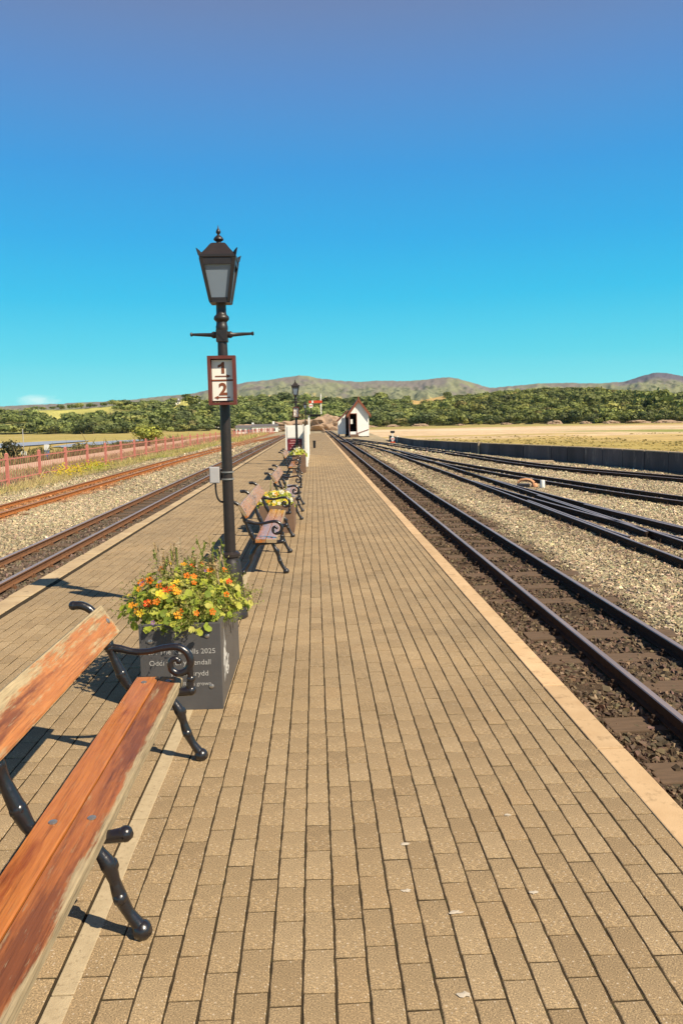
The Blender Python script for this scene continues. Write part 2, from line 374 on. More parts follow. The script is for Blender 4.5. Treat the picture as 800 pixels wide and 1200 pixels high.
g = np_mesh('trackbed', Vf, Fq, M['ground'], col=bed_color(Vf[:, 0], Vf[:, 1])); tag(g, kind='structure')
g.data.polygons.foreach_set('use_smooth', [True]*len(g.data.polygons))

# estuary flats out to the horizon
rr = np.concatenate([[1], np.arange(12, 520, 6), np.geomspace(520, 5600, 24)]); aa = np.radians(np.arange(-180, 180.01, 1.0))
R, A = np.meshgrid(rr, aa, indexing='ij'); X, Y = R*np.sin(A), R*np.cos(A)
Z = -2.6 + (fbm(X*.06, Y*.06, 21)-.5)*.25
Vm = np.stack([X, Y, Z], -1).reshape(-1, 3)
sand = np.array([.58, .42, .255]); straw = np.array([.47, .335, .135]); olive = np.array([.36, .27, .085]); green = np.array([.27, .27, .075]); mud = np.array([.42, .31, .18])
s1 = fbm(X*.012, Y*.030, 31, 5); s2 = fbm(X*.02+9, Y*.06, 41, 4); s3 = fbm(X*.15, Y*.25, 43, 4)
c = straw*np.ones(X.shape+(1,))
def blend(c, w, col): w = np.clip(w, 0, 1)[..., None]; return c*(1-w)+col*w
c = blend(c, (s1-.45)*6, olive)
D = np.hypot(X, Y)
rightside = np.clip((X+8)/10, 0, 1)
c = blend(c, rightside*np.clip((D-165-140*(s2-.5))/22, 0, 1)*np.clip((345+90*(s1-.5)-D)/30, 0, 1), sand)
c = blend(c, rightside*np.clip(1.4-np.abs(D-215-60*(s2-.5))/14, 0, 1)*np.clip((X-60)/15, 0, 1), green)
c = blend(c, rightside*np.clip(1.3-np.abs(D-290-60*(s1-.5))/16, 0, 1)*.7, np.array([.62, .50, .34]))
c = blend(c, rightside*np.clip(1-np.abs(D-120-70*(s1-.5))/10, 0, 1)*.8, olive)
c = blend(c, rightside*np.clip((D-335-60*(s2-.5))/20, 0, 1), np.array([.33, .27, .09]))
c = blend(c, (1-rightside)*np.clip((D-200)/30, 0, 1)*.7, np.array([.36, .29, .09]))
c = c*(1+(s3[..., None]-.5)*.5)
n1, n2 = R.shape; ii = np.arange(n1*n2).reshape(n1, n2)
Fq = np.stack([ii[:-1, :-1], ii[1:, :-1], ii[1:, 1:], ii[:-1, 1:]], -1).reshape(-1, 4)
mm, t, b = colattr('marsh_ground', .95, .1, var=.22, scale=.6); M['marsh'] = mm
g = np_mesh('estuary_flats', Vm, Fq, mm, col=c.reshape(-1, 3)); tag(g, kind='structure')

# channels of water lying in the flats on the left
def flat_blob(name, cx, cy, rx, ry, z, material, seed, n=48):
    r0 = random.Random(seed); ph = [r0.uniform(0, 6.28) for _ in range(4)]
    vs = [(cx, cy, z)]
    for i in range(n):
        a = 2*PI*i/n; k = 1+.16*math.sin(2*a+ph[0])+.10*math.sin(3*a+ph[1])+.06*math.sin(7*a+ph[2])
        vs.append((cx+rx*k*math.cos(a), cy+ry*k*math.sin(a), z))
    return mesh_obj(name, vs, [(0, 1+i, 1+(i+1) % n) for i in range(n)], material)
for k, (cx, cy, rx, ry) in enumerate([(-70, 184, 12, 34), (-48.5, 186, 5.0, 34), (-110, 200, 18, 24)]):
    tag(flat_blob('water', cx, cy, rx, ry, -2.40, M['water'], k), kind='structure')

# ---- far terrain: wooded slope and mountains, as height fields around the estuary
WOOD = [(-40, 1.2), (-30, 1.3), (-21.1, 1.22), (-19.0, 1.18), (-16.9, 1.2), (-14.1, 1.36), (-13.6, 1.72), (-10.6, 1.86), (-9.75, 1.5), (-9.1, 1.9), (-7.6, 1.78), (-6, 1.92), (-4.1, 2.07), (-2.3, 2.16), (.2, 1.81), (2, 1.72),
        (3.8, 1.86), (5.6, 1.64), (7.5, 1.35), (9.3, 1.67), (11.7, 1.85), (14, 2.02), (16.3, 2.13), (18.6, 2.05), (20.8, 1.81), (22.9, 1.63), (25, 1.44), (32, 1.3), (42, 1.1)]
MOUNT = [(-60, 1.2), (-40, 1.1), (-28, 1.45), (-21.1, 1.38), (-17.9, 1.51), (-14.06, 1.63), (-10.6, 1.93), (-8.55, 2.08), (-7.5, 2.3), (-4.95, 2.8), (-3.9, 2.92), (-3.44, 2.94), (-2.23, 3.12), (-1.0, 3.24), (-.3, 3.2), (.32, 3.01), (2.3, 2.79), (3.4, 2.70), (4.45, 2.76),
         (6.9, 2.69), (7.7, 2.72), (8.68, 2.84), (9.6, 2.86), (10.2, 2.78), (11.0, 2.52), (11.7, 2.32), (12.5, 2.06), (14, 2.14), (15.7, 2.26), (17.5, 2.26), (19.7, 2.13), (21.3, 2.20), (21.9, 2.36), (22.5, 2.54), (23.4, 2.74), (24.0, 2.66), (24.5, 2.57), (25, 2.44), (28, 2.1), (36, 1.7), (60, 1.2)]
FOOT = [(-40, 520), (-21.2, 505), (-14.2, 400), (-4, 450), (5, 445), (14, 445), (20, 410), (25.1, 385), (42, 380)]
TREE_H = 6.0
def field_gap(az):
    w = 0
    for a0, a1 in ((-19.4, -13.9), (-9.9, -8.7), (6.7, 9.4)): w = np.maximum(w, np.clip((az-a0+.5)/.6, 0, 1)*np.clip((a1+.5-az)/.6, 0, 1))
    return w
def crest_z(az, r, table, bonus=0): return r*np.tan(np.radians(np.interp(az, [p[0] for p in table], [p[1] for p in table])))+EYE-bonus
def foot_r(az): return np.interp(az, [p[0] for p in FOOT], [p[1] for p in FOOT])
CREST = 245.
def wood_z(az, r):
    f0 = foot_r(az); tt = np.clip((r-f0)/CREST, 0, 1.6)
    top = crest_z(az, f0+CREST, WOOD, TREE_H*(1-.85*field_gap(az)))
    s = np.clip(tt, 0, 1)**(.92+.35*field_gap(az))
    z = -2.75+(top+2.75)*s
    back = np.clip(tt-1, 0, 1)
    return z-back*20 + (fbm(az*1.5, r*.02, 77)-.5)*3*np.clip(tt*3, 0, 1)*np.clip(1.2-tt, 0, 1)
def is_field(az, tt):
    f = ((az > -19.4) & (az < -13.9) & (tt > .60) & (tt < 1.0)) | ((az > -9.9) & (az < -8.7) & (tt > .68) & (tt < 1.0)) | ((az > -13.6) & (az < -11.8) & (tt > .42) & (tt < .55)) | ((az > -16.2) & (az < -15.2) & (tt > .35) & (tt < .45))
    tan = (az > 6.7) & (az < 9.4) & (tt > .74) & (tt < 1.2)
    return f, tan
azs = np.arange(-40, 42.01, .22); tts = np.linspace(0, 1.5, 46)
AZ, TT = np.meshgrid(azs, tts, indexing='ij'); RR = foot_r(AZ)-6+TT*CREST
ZZ = wood_z(AZ, RR); X, Y = RR*np.sin(np.radians(AZ)), RR*np.cos(np.radians(AZ))
fl, tn = is_field(AZ, TT)
c = np.array([.10, .105, .035])*np.ones(X.shape+(1,))
c = np.where(((AZ < -6) & (TT > .08))[..., None], np.array([.27, .26, .085]), c); c = np.where(fl[..., None], np.array([.46, .42, .12]), c); c = np.where(tn[..., None], np.array([.46, .31, .12]), c)
c = np.where((TT < .035)[..., None], np.array([.40, .32, .14]), c)
c = c*(1+(fbm(X*.05, Y*.05, 51)[..., None]-.5)*.6)
n1, n2 = X.shape; ii = np.arange(n1*n2).reshape(n1, n2)
Fq = np.stack([ii[:-1, :-1], ii[1:, :-1], ii[1:, 1:], ii[:-1, 1:]], -1).reshape(-1, 4)
g = np_mesh('wooded_hill', np.stack([X, Y, ZZ], -1).reshape(-1, 3), Fq, M['marsh'], col=c.reshape(-1, 3)); tag(g, kind='structure')

azs = np.arange(-60, 60.01, .10); tts = np.linspace(0, 1.35, 110)
AZ, TT = np.meshgrid(azs, tts, indexing='ij'); R0 = 1100.; R1 = 3900.
RR = R0+TT*(R1-R0)
top = crest_z(AZ, R1, MOUNT)
s = np.clip(TT, 0, 1)
ridge = fbm(AZ*.55+RR*.0006, RR*.0011, 61, 6, .55)
ZZ = -30+(top+30)*(s**1.25)
ZZ = ZZ + (ridge-.5)*55*np.sin(np.pi*np.clip(s, 0, 1))**.8 + (fbm(AZ*3.5, RR*.004, 63, 4)-.5)*16*(1-np.clip((TT-.9)*10, 0, 1)*.6)*np.clip(s*4, 0, 1) - np.clip(TT-1, 0, 1)*420
lim = crest_z(AZ, RR, MOUNT); ZZ = np.minimum(ZZ, lim)
X, Y = RR*np.sin(np.radians(AZ)), RR*np.cos(np.radians(AZ))
h = (ZZ+30)/(top+30)
n = fbm(AZ*.9, RR*.0028, 71, 5); n2 = fbm(AZ*4, RR*.012, 72, 4)
c = np.array([.215, .215, .115])*np.ones(X.shape+(1,))
c = blend(c, (n-.5)*5, np.array([.17, .172, .09]))
c = blend(c, (h-.66+(n-.5)*1.0)*4, np.array([.185, .155, .13]))
c = blend(c, (n2-.60)*9*(h < .75), np.array([.075, .085, .035]))
c = blend(c, (fbm(AZ*2.2, RR*.006, 75, 3)-.63)*14*(h < .5), np.array([.42, .33, .12]))
c = blend(c, np.clip((AZ-20.8)/1.2, 0, 1)*np.clip((h-.72)*8, 0, 1), np.array([.11, .095, .115]))
c = c*(.82+.36*fbm(AZ*9, RR*.02, 79, 3)[..., None])
n1_, n2_ = X.shape; ii = np.arange(n1_*n2_).reshape(n1_, n2_)
Fq = np.stack([ii[:-1, :-1], ii[1:, :-1], ii[1:, 1:], ii[:-1, 1:]], -1).reshape(-1, 4)
g = np_mesh('mountains', np.stack([X, Y, ZZ], -1).reshape(-1, 3), Fq, M['marsh'], col=c.reshape(-1, 3)); tag(g, kind='structure')
g.data.polygons.foreach_set('use_smooth', [True]*len(g.data.polygons))

# ---- platform
PW, PL = .0943, .1867
platform = MB().box(-2.80, 1.32, -4, 104, -.5, -.0036).build('platform', M['joint']); tag(platform, kind='structure')
def paver_geo(w, l, jx, jy, r, fine=True):
    """worn block with ragged arrises, top at z=0"""
    b_ = .0024; z1 = r.uniform(-.0012, .0012)
    x0, x1, y0, y1 = -w/2+jx/2, w/2-jx/2, -l/2+jy/2, l/2-jy/2
    e = .0014; j = lambda: r.uniform(-e, e)
    ts = (0, .27, .52, .78) if fine else (0,)
    o = [(x0+j(), y0+j(), 1, 1), (x1+j(), y0+j(), -1, 1)] + [(x1+j()*1.3, y0+(y1-y0)*q, -1, 0) for q in ts[1:]] + [(x1+j(), y1+j(), -1, -1), (x0+j(), y1+j(), 1, -1)] + [(x0+j()*1.3, y1-(y1-y0)*q, 1, 0) for q in ts[1:]]
    n = len(o)
    vs = [(x, y, -.012) for x, y, _, _ in o] + [(x, y, z1-b_*.8) for x, y, _, _ in o] + [(x+b_*sx*r.uniform(.6, 1.5), y+b_*sy*.35, z1+r.uniform(-.0004, .0004)) for x, y, sx, sy in o]
    fs = [(k+i, k+(i+1) % n, k+n+(i+1) % n, k+n+i) for k in (0, n) for i in range(n)]
    fs.append(tuple(range(2*n, 3*n))); return vs, fs
PV = []
for k in range(14):
    vs, fs = paver_geo(PW, PL, .0068, .0070, random)
    me = bpy.data.meshes.new('paver'); me.from_pydata(vs, [], fs); me.materials.append(M['paver'])
    a = me.attributes.new('tone', 'FLOAT', 'FACE'); a.data.foreach_set('value', [random.random()]*len(fs)); PV.append(me)
def far_block(k):
    vs, fs = paver_geo(PW, PL, .0068, .0070, random, False); return np.array(vs), np.array([f for f in fs])
PVn = [far_block(k) for k in range(14)]
cols = []
x = -.0721
while x-PW/2 > -.71: x -= PW
x += PW/2
while x-PW/2 < 1.315: cols.append((x, min(PW, 1.318-(x-PW/2)))); x += PW
xl = -.790-PW/2
while xl-PW/2 > -2.72: cols.append((xl, PW)); xl -= PW
slots = []; camP = np.array([0, 0, EYE])
def screen(p):
    d = Vector(p)-Vector((0, 0, EYE)); z = d.dot(f_)
    if z < .1: return None
    return 400+930*d.dot(r_)/z, 600-930*d.dot(u_)/z, z
off = 0
for ci, (cx, w) in enumerate(cols):
    off = (ci % 2)*PL/2 + random.uniform(-.03, .03)
    k0 = int((-3.5)/PL)
    for k in range(k0, int(100/PL)):
        y = 1.992+off+(k+.5)*PL
        if y > 103.8: break
        slots.append((cx, w, y))
vis = []
for i, (cx, w, y) in enumerate(slots):
    if y < 6:
        s = screen((cx, y, 0))
        if s and -5 < s[0] < 805 and s[1] < 1215 and w > .06 and not (cx < -.62 and s[1] > 690 and s[0] < 235 and cx > -1.0): vis.append((-(w*PL*EYE/s[2]**3), i))
vis.sort(); single = set(i for _, i in vis[:300])
bv, bf, bt, base = [], [], [], 0
for i, (cx, w, y) in enumerate(slots):
    if i in single:
        o = bpy.data.objects.new('paver', PV[random.randrange(14)]); COL.objects.link(o); o.parent = platform; o.location = (cx, y, random.uniform(-.0006, .001)); o.rotation_euler = (random.uniform(-.004, .004), random.uniform(-.004, .004), random.uniform(-.006, .006))
    elif y < 62:
        vv, ff = PVn[random.randrange(14)]; vv = vv.copy()
        if w < PW: vv[:, 0] = (vv[:, 0]+PW/2)*(w/PW)-PW/2
        vv[:, 2] += random.uniform(-.0008, .0012)
        bv.append(vv+np.array([cx, y, 0])); bf.append(ff+base); base += len(vv); bt += [random.random()]*len(ff)
far = np_mesh('paving', np.concatenate(bv), np.concatenate(bf), M['paver'], tone=np.array(bt), parent=platform); tag(far, kind='stuff')
for x0, x1 in ((-.711, 1.318), (-2.72, -.79)):
    o = MB().box(x0, x1, 62, 104, -.012, -.001).build('far_paving', M['paver'], platform); tag(o, kind='stuff')
# the pale strip between the two halves
y = -3.9; kk = 0
while y < 100:
    l = 1.0 if y < 40 else 10
    MB().box(-.7825, -.718, y, y+l-.006, -.03, .002).build('edging_strip', M['strip'], platform, bevel=.003 if y < 12 else 0); y += l
y = -3.7
while y < 104:
    l = .915 if y < 40 else 8
    MB().box(1.322, 1.452, y, y+l-.010, -.34, .006+random.uniform(-.001, .001)).build('kerbstone', M['kerb'], platform, bevel=.006 if y < 25 else 0); y += l
y = -3.3
while y < 104:
    l = .6 if y < 40 else 8
    dx = random.uniform(-.012, .012); xk = np.interp(y, [0, 7, 14, 104], [-2.96, -2.95, -2.90, -2.86])
    MB().box(xk+dx, -2.735, y, y+l-.012, -.36, .005+random.uniform(-.006, .004)).build('kerbstone', M['kerb_old'], platform, bevel=.012 if y < 30 else 0); y += l

# ---- railway tracks
RAILTOP = -.15
RH = .80
RP = [(-.045, 0), (.045, 0), (.045, .010), (.009, .022), (.009, .082), (.026, .090), (.028, .112), (.022, .120), (-.022, .120), (-.028, .112), (-.026, .090), (-.009, .082), (-.009, .022), (-.045, .010)]
def sweep_rail(path, name, mats, parent, off=0, zt=RAILTOP):
    vs, fs, mi = [], [], []; n = len(RP); P = [Vector((p[0], p[1], 0)) for p in path]
    for i, p in enumerate(P):
        d = (P[min(i+1, len(P)-1)]-P[max(i-1, 0)]).normalized(); s = Vector((d.y, -d.x, 0))
        for (a, z) in RP: q = p+s*(a*.88+off); vs.append((q.x, q.y, zt+(z-.12)*RH))
    for i in range(len(P)-1):
        for k in range(n): fs.append((i*n+k, i*n+(k+1) % n, (i+1)*n+(k+1) % n, (i+1)*n+k)); mi.append(1 if k in (6, 7, 8) else 0)
    fs.append(tuple(range(n-1, -1, -1))); fs.append(tuple((len(P)-1)*n+k for k in range(n))); mi += [0, 0]
    o = mesh_obj(name, vs, fs, mats, parent); o.data.polygons.foreach_set('material_index', mi); return o
def resample(path, step):
    P = [Vector((p[0], p[1], 0)) for p in path]; outp = []; acc = 0; outp.append((P[0], (P[1]-P[0]).normalized()))
    for a, b_ in zip(P, P[1:]):
        L = (b_-a).length; d = (b_-a)/L; s = step-acc
        while s <= L: outp.append((a+d*s, d)); s += step
        acc = L-(s-step)
    return outp
SLEEP = []
def sleeper_mesh(w, l, h):
    mb = MB().box(-l/2, l/2, -w/2, w/2, -h, 0); o = mb.build('sleeper', M['sleeper'], None, bevel=.008); me = o.data; bpy.data.objects.remove(o); return me
for k in range(4): SLEEP.append(sleeper_mesh(random.uniform(.19, .235), random.uniform(1.26, 1.38), .12))
SLEEPR = []
for me in SLEEP: m2 = me.copy(); m2.materials.clear(); m2.materials.append(M['sleeper_rust']); SLEEPR.append(m2)
GA = .32
def track(path, label, mats, step=.66, sink=-.256, sleepers=SLEEP, ymax=75, ymin=2.5, y0sl=2):
    root = empty('railway_track', (0, 0, 0)); tag(root, label, 'railway track', 'narrow gauge tracks beside the platform')
    for s in (-GA, GA): sweep_rail(path, 'rail', mats, root, s)
    fast = MB(); k = 0
    for p, d in resample(path, step):
        if not (ymin < p.y < ymax): continue
        k += 1
        if k > 120: break
        o = bpy.data.objects.new('sleeper', random.choice(sleepers)); COL.objects.link(o); o.parent = root
        o.location = (p.x+random.uniform(-.03, .03), p.y+random.uniform(-.02, .02), sink+random.uniform(-.012, .006)); o.rotation_euler = (random.uniform(-.01, .01), random.uniform(-.008, .008), math.atan2(-d.x, d.y)+random.uniform(-.02, .02))
        if p.y < 40:
            for s in (-GA, GA):
                for e in (-.075, .075):
                    x_ = p.x+s+e; fast.box(x_-.022, x_+.022, p.y-.03, p.y+.03, sink-.01, sink+.022); fast.lathe([(.012, sink+.02), (.012, sink+.045)], x_, p.y, 6)
    if fast.v: tag(fast.build('rail_fastenings', mats[0], root), kind='stuff')
    return root
RM = [M['rail'], M['rail_head']]; RR_ = [M['rail_rust'], M['rail_rust_head']]
def line(pts, sub=8): return [(p.x, p.y) for p in spline([(x, y, 0) for x, y in pts], sub)]
PA = [(2.40, -6), (2.40, 20), (2.40, 60), (2.42, 104), (2.3, 140)]
track(PA, 'dark track with worn steel rails right beside the cream platform edge', RM)
PB = line([(4.72, -2), (4.72, 10), (4.68, 20), (4.55, 32), (4.35, 45), (3.75, 57), (2.85, 66), (2.45, 74)])
tb = track(PB, 'track with check rails inside it, beyond the first strip of pale ballast', RM, ymin=6, sink=-.250, ymax=70)
def pb_x(y): return float(np.interp(y, [p[1] for p in PB], [p[0] for p in PB]))
PB2 = [(pb_x(y)+.0033*(26-y)**2, y) for y in np.arange(26, 2, -1.0)]
root = empty('railway_track', (0, 0, 0)); tag(root, 'short turnout leg curving off the check-railed track at the right picture edge', 'railway track', 'narrow gauge tracks beside the platform')
sweep_rail(PB2[::-1], 'rail', RM, root, GA); sweep_rail([p for p in PB2 if p[1] < 23][::-1], 'rail', RM, root, -GA)
for nm, sgn, y0, y1, inset in (('check_rail', -1, 11.2, 16.5, .075), ('wing_rail', 1, 11.6, 17.5, -.075)):
    P = [(pb_x(y)+(-GA+inset if sgn == -1 else GA+inset if sgn == 1 else -.05+.0033*(26-y)**2*.55), y) for y in np.linspace(y0, y1, 10)]
    P[0] = (P[0][0]+(.03 if sgn < 1 else -.03), P[0][1]); sweep_rail(P, nm, RM, tb)
P = [(pb_x(y)+GA+.0033*(26-y)**2-.075, y) for y in np.linspace(11.4, 15.5, 8)]; sweep_rail(P, 'check_rail', RM, root)
PC = line([(12.2, 5), (9.3, 11.0), (7.55, 16.0), (6.47, 22.0), (5.72, 27.6), (5.05, 34), (4.5, 43), (4.25, 48)])
track(PC, 'third track branching right off the check-railed one across the pale ballast', RM, ymin=6, sink=-.250, ymax=44)
PD = line([(15.2, 3), (12.6, 12), (10.05, 21.3), (8.15, 28.5), (7.25, 38), (6.2, 48), (5.45, 56), (4.3, 66), (3.3, 76)])
track(PD, 'farthest track on the right, running close under the long dark wall', RM, ymin=6, sink=-.250, ymax=60)
PE = [(-3.92, -6), (-3.92, 20), (-3.92, 60), (-3.75, 104), (-3.6, 140)]
te = track(PE, 'brown-railed track along the worn left platform edge', [plain('rail_brown_sunlit', (.20, .095, .045), (.13, .065, .035), 12, .85, .2, bs=.3, bscale=60), M['rail_head']], ymin=5)  # rust-brown rail sides, coloured as the sun lights them
PF = line([(-6.84, -4), (-6.84, 20), (-6.84, 40), (-6.3, 62), (-5.2, 84), (-4.2, 104)])
track(PF, 'rusty orange disused track on the left next to the dry grass', RR_, ymin=6, sink=-.252, sleepers=SLEEPR)

# loose ballast stones, in their thousands
CUBE = np.array([(-1,-1,-1),(1,-1,-1),(1,1,-1),(-1,1,-1),(-1,-1,1),(1,-1,1),(1,1,1),(-1,1,1)], float)*.6
CF = np.array([(4,5,6,7),(0,1,5,4),(1,2,6,5),(2,3,7,6),(3,0,4,7)])
def stones(name, regions, label):
    VV, CC = [], []
    for (x0, x1, y0, y1, dens, size, fn) in regions:
        n = int((x1-x0)*(y1-y0)*dens); x = rng.uniform(x0, x1, n); y = rng.uniform(y0, y1, n)
        # stay inside the view fan, with a margin for a step to the side
        k = np.abs(x) < (y*.56+2.2); k &= fn(x, y); x, y = x[k], y[k]; n = len(x)
        s = size*np.clip(rng.lognormal(0, .34, n), .45, 1.65)
        v = CUBE[None]*(1+rng.uniform(-.55, .55, (n, 8, 3)))*s[:, None, None]*np.stack([rng.uniform(.8, 1.3, n), rng.uniform(.8, 1.3, n), rng.uniform(.55, 1, n)], -1)[:, None, :]
        v[:, 4:, :2] *= rng.uniform(.45, .95, (n, 1, 1))
        a = rng.uniform(0, 6.28, n); b_ = rng.normal(0, .45, n)
        ca, sa, cb, sb = np.cos(a), np.sin(a), np.cos(b_), np.sin(b_)
        vy = v[..., 1]*cb[:, None]-v[..., 2]*sb[:, None]; vz = v[..., 1]*sb[:, None]+v[..., 2]*cb[:, None]; vx = v[..., 0]
        v = np.stack([vx*ca[:, None]-vy*sa[:, None], vx*sa[:, None]+vy*ca[:, None], vz], -1)
        zb = BED+(fbm(x*3.1, y*3.1, 5)-.5)*.05
        v += np.stack([x, y, zb+s*.22], -1)[:, None, :]
        c = bed_color(x, y)*rng.lognormal(0.04, .34, n)[:, None]*(1+rng.normal(0, .06, (n, 3)))
        VV.append(v); CC.append(np.repeat(np.clip(c, .01, .85), 5, axis=0))
    V = np.concatenate(VV).reshape(-1, 3); n = len(V)//8
    Fc = (CF[None]+np.arange(n)[:, None, None]*8).reshape(-1, 4)
    o = np_mesh(name, V, Fc, M['stone'], col=np.concatenate(CC)); tag(o, label, 'ballast', kind='stuff'); return n
def not_rail(*cs):
    def f(x, y):
        k = np.ones(len(x), bool)
        for c0 in cs: k &= (np.abs(x-c0+GA) > .05) & (np.abs(x-c0-GA) > .05)
        return k
    return f
def sleeper_gap(x, y):   # fewer stones lie on the sleepers' tops
    ph = np.mod(y+6, .66)
    return not_rail(2.40)(x, y) & ((np.abs(x-2.4) > .66) | (ph > .13) & (ph < .53) | (rng.random(len(x)) < .10))
def right_area(x, y): return (x < wall_x(y)-.15) & not_rail(4.7)(x, y)
def left_area(x, y): return not_rail(-3.92, -6.84)(x, y) & (rng.random(len(x)) < np.clip((x+8.9)/.6, 0, 1))
nst = stones('ballast_stones', [
    (1.46, 3.35, 2.6, 9, 1900, .0185, sleeper_gap), (1.46, 3.35, 9, 20, 700, .021, sleeper_gap), (1.46, 3.35, 20, 42, 110, .032, sleeper_gap),
    (3.15, 5.6, 5.2, 13, 1900, .0195, right_area), (3.15, 6.4, 13, 24, 1000, .0215, right_area), (5.6, 10.5, 10, 24, 720, .023, right_area),
    (3.15, 11, 24, 40, 260, .029, right_area), (3.0, 9, 40, 64, 45, .05, right_area),
    (-4.6, -2.98, 7, 16, 620, .022, left_area), (-6.6, -4.4, 9, 22, 1000, .021, left_area), (-8.9, -6.2, 13, 24, 700, .022, left_area),
    (-8.9, -2.98, 22, 45, 200, .03, left_area), (-8.0, -2.98, 45, 75, 32, .05, left_area)], 'loose angular ballast stones lying between and around the tracks')

# ================================================================== THINGS
# ---- long dark wall on the right
wroot = empty('boundary_wall', (11.4, 24.3, BED)); tag(wroot, 'long low slate wall, dark as in shade, with coping pale as in sunlight at the edge of the estuary', 'wall')
W0 = wroot.location.copy()
y = -4.; k = 0
while y < 70:
    l = 1.32 if y < 56 else 3.0
    a = (float(wall_x(y)), y); b_ = (float(wall_x(y+l-.035)), y+l-.035)
    zt = lambda yy: float(np.interp(yy, [0, 30, 40, 53, 90], [.36, .35, .27, .17, .10]))
    vs = []
    for (px, py), z in ((a, zt(y)), (b_, zt(y+l))):
        vs += [(px-W0.x, py-W0.y, -.25), (px+.22-W0.x, py-W0.y, -.25), (px+.22-W0.x, py-W0.y, z-W0.z), (px-W0.x, py-W0.y, z-W0.z)]
    fs = [(0, 1, 2, 3), (7, 6, 5, 4), (0, 3, 7, 4), (1, 5, 6, 2), (3, 2, 6, 7), (0, 4, 5, 1)]
    dx = random.uniform(-.012, .012); vs = [(q[0]+dx, q[1], q[2]) for q in vs]
    mesh_obj('panel', vs, fs, M['wall_dark'], wroot)
    vs2 = []
    for (px, py), z in ((a, zt(y)), (b_, zt(y+l))):
        for ox, oz in ((-.025, .003), (.25, .003), (.24, .035), (-.015, .035)): vs2.append((px+ox-W0.x, py-W0.y, z+oz-W0.z))
    mesh_obj('coping', vs2, fs, M['wall_cap'], wroot)
    y += l; k += 1
py = 40.6; px = float(wall_x(py))-.07
MB().box(px-.05-W0.x, px+.03-W0.x, py-.06-W0.y, py+.06-W0.y, -.2, .66).build('pale_post', M['wall_cap'], wroot)
o = MB().box(-.55, .55, -.32, .32, 0, .09).build('stone_slab', M['wall_cap'], bevel=.02, loc=(9.0, 31.6, BED)); o.rotation_euler = (0, 0, -.2)
tag(o, 'flat pale slab on the ballast at the foot of the dark wall', 'slab')

# ---- benches
def branch(pts, rads, sub=5, n=9, seed=0):
    r0 = random.Random(seed); P = spline([(p[0], 0, p[1]) for p in pts], sub)
    rr_ = []
    for i in range(len(P)):
        u = i/sub; k = min(int(u), len(rads)-2); rr_.append(rads[k]+(rads[k+1]-rads[k])*(u-k))
    return P, rr_
def lump(mb, p, r, n=8):
    prof_ = [(r*math.cos(a)+1e-4, r*math.sin(a)) for a in np.linspace(-PI/2, PI/2, 7)]
    k = len(mb.v); mb.lathe(prof_, 0, 0, n)
    for i in range(k, len(mb.v)): q = mb.v[i]; mb.v[i] = (q[0]+p[0], q[1]+p[1], q[2]+p[2])
def support_mesh():
    mb = MB()
    def br(pts, rads): P, R_ = branch(pts, rads); mb.tube(P, R_, 9)
    br([(-.135, .345), (-.11, .29), (-.085, .245), (-.068, .19), (-.055, .14), (-.030, .085), (-.004, .045), (.012, .018)], [.019, .018, .026, .018, .023, .018, .021, .030])
    lump(mb, (.010, 0, .022), .033); lump(mb, (-.078, .006, .238), .026); lump(mb, (-.052, -.006, .135), .024)
    br([(-.24, .345), (-.30, .29), (-.345, .215), (-.365, .14), (-.41, .07), (-.44, .018)], [.019, .019, .024, .018, .021, .030])
    lump(mb, (-.44, 0, .022), .033); lump(mb, (-.35, .004, .205), .025)
    br([(-.33, .338), (-.24, .326), (-.15, .330), (-.09, .335), (-.055, .338), (-.026, .342)], [.020, .018, .017, .020, .022, .024])
    lump(mb, (-.026, 0, .343), .0255)
    br([(-.25, .325), (-.31, .365), (-.345, .43), (-.385, .53), (-.405, .585), (-.425, .66), (-.465, .735), (-.51, .766), (-.553, .768)], [.02, .021, .027, .02, .027, .02, .019, .02, .021])
    lump(mb, (-.553, 0, .768), .0225); lump(mb, (-.348, 0, .435), .029); lump(mb, (-.403, 0, .575), .029)
    return mb
def arm_mesh():
    mb = MB()
    P, R_ = branch([(-.40, .562), (-.35, .556), (-.29, .540), (-.22, .538), (-.15, .552), (-.085, .556), (-.040, .530), (-.022, .485), (-.040, .443), (-.080, .428), (-.112, .447), (-.115, .485), (-.092, .500), (-.077, .488)],
                   [.021, .018, .016, .015, .016, .0165, .018, .019, .018, .017, .016, .015, .014, .013], 5); mb.tube(P, R_, 9)
    lump(mb, (-.077, 0, .488), .016); lump(mb, (-.395, 0, .56), .026)
    P, R_ = branch([(-.028, .455), (-.024, .41), (-.028, .375), (-.030, .345)], [.017, .016, .018, .021]); mb.tube(P, R_, 9)
    lump(mb, (-.024, 0, .40), .021)
    return mb
def shared(mb, material, smooth=True):
    o = mb.build('tmp', material, None, smooth); me = o.data; bpy.data.objects.remove(o); return me
SUP = shared(support_mesh(), M['iron']); SUP.name = 'iron_support'; ARM = shared(arm_mesh(), M['iron']); ARM.name = 'armrest'
BOLT = shared(MB().lathe([(.014, 0), (.0135, .003), (.009, .0055), (.0005, .0062)], n=10), M['bolt']); BOLT.name = 'bolt'
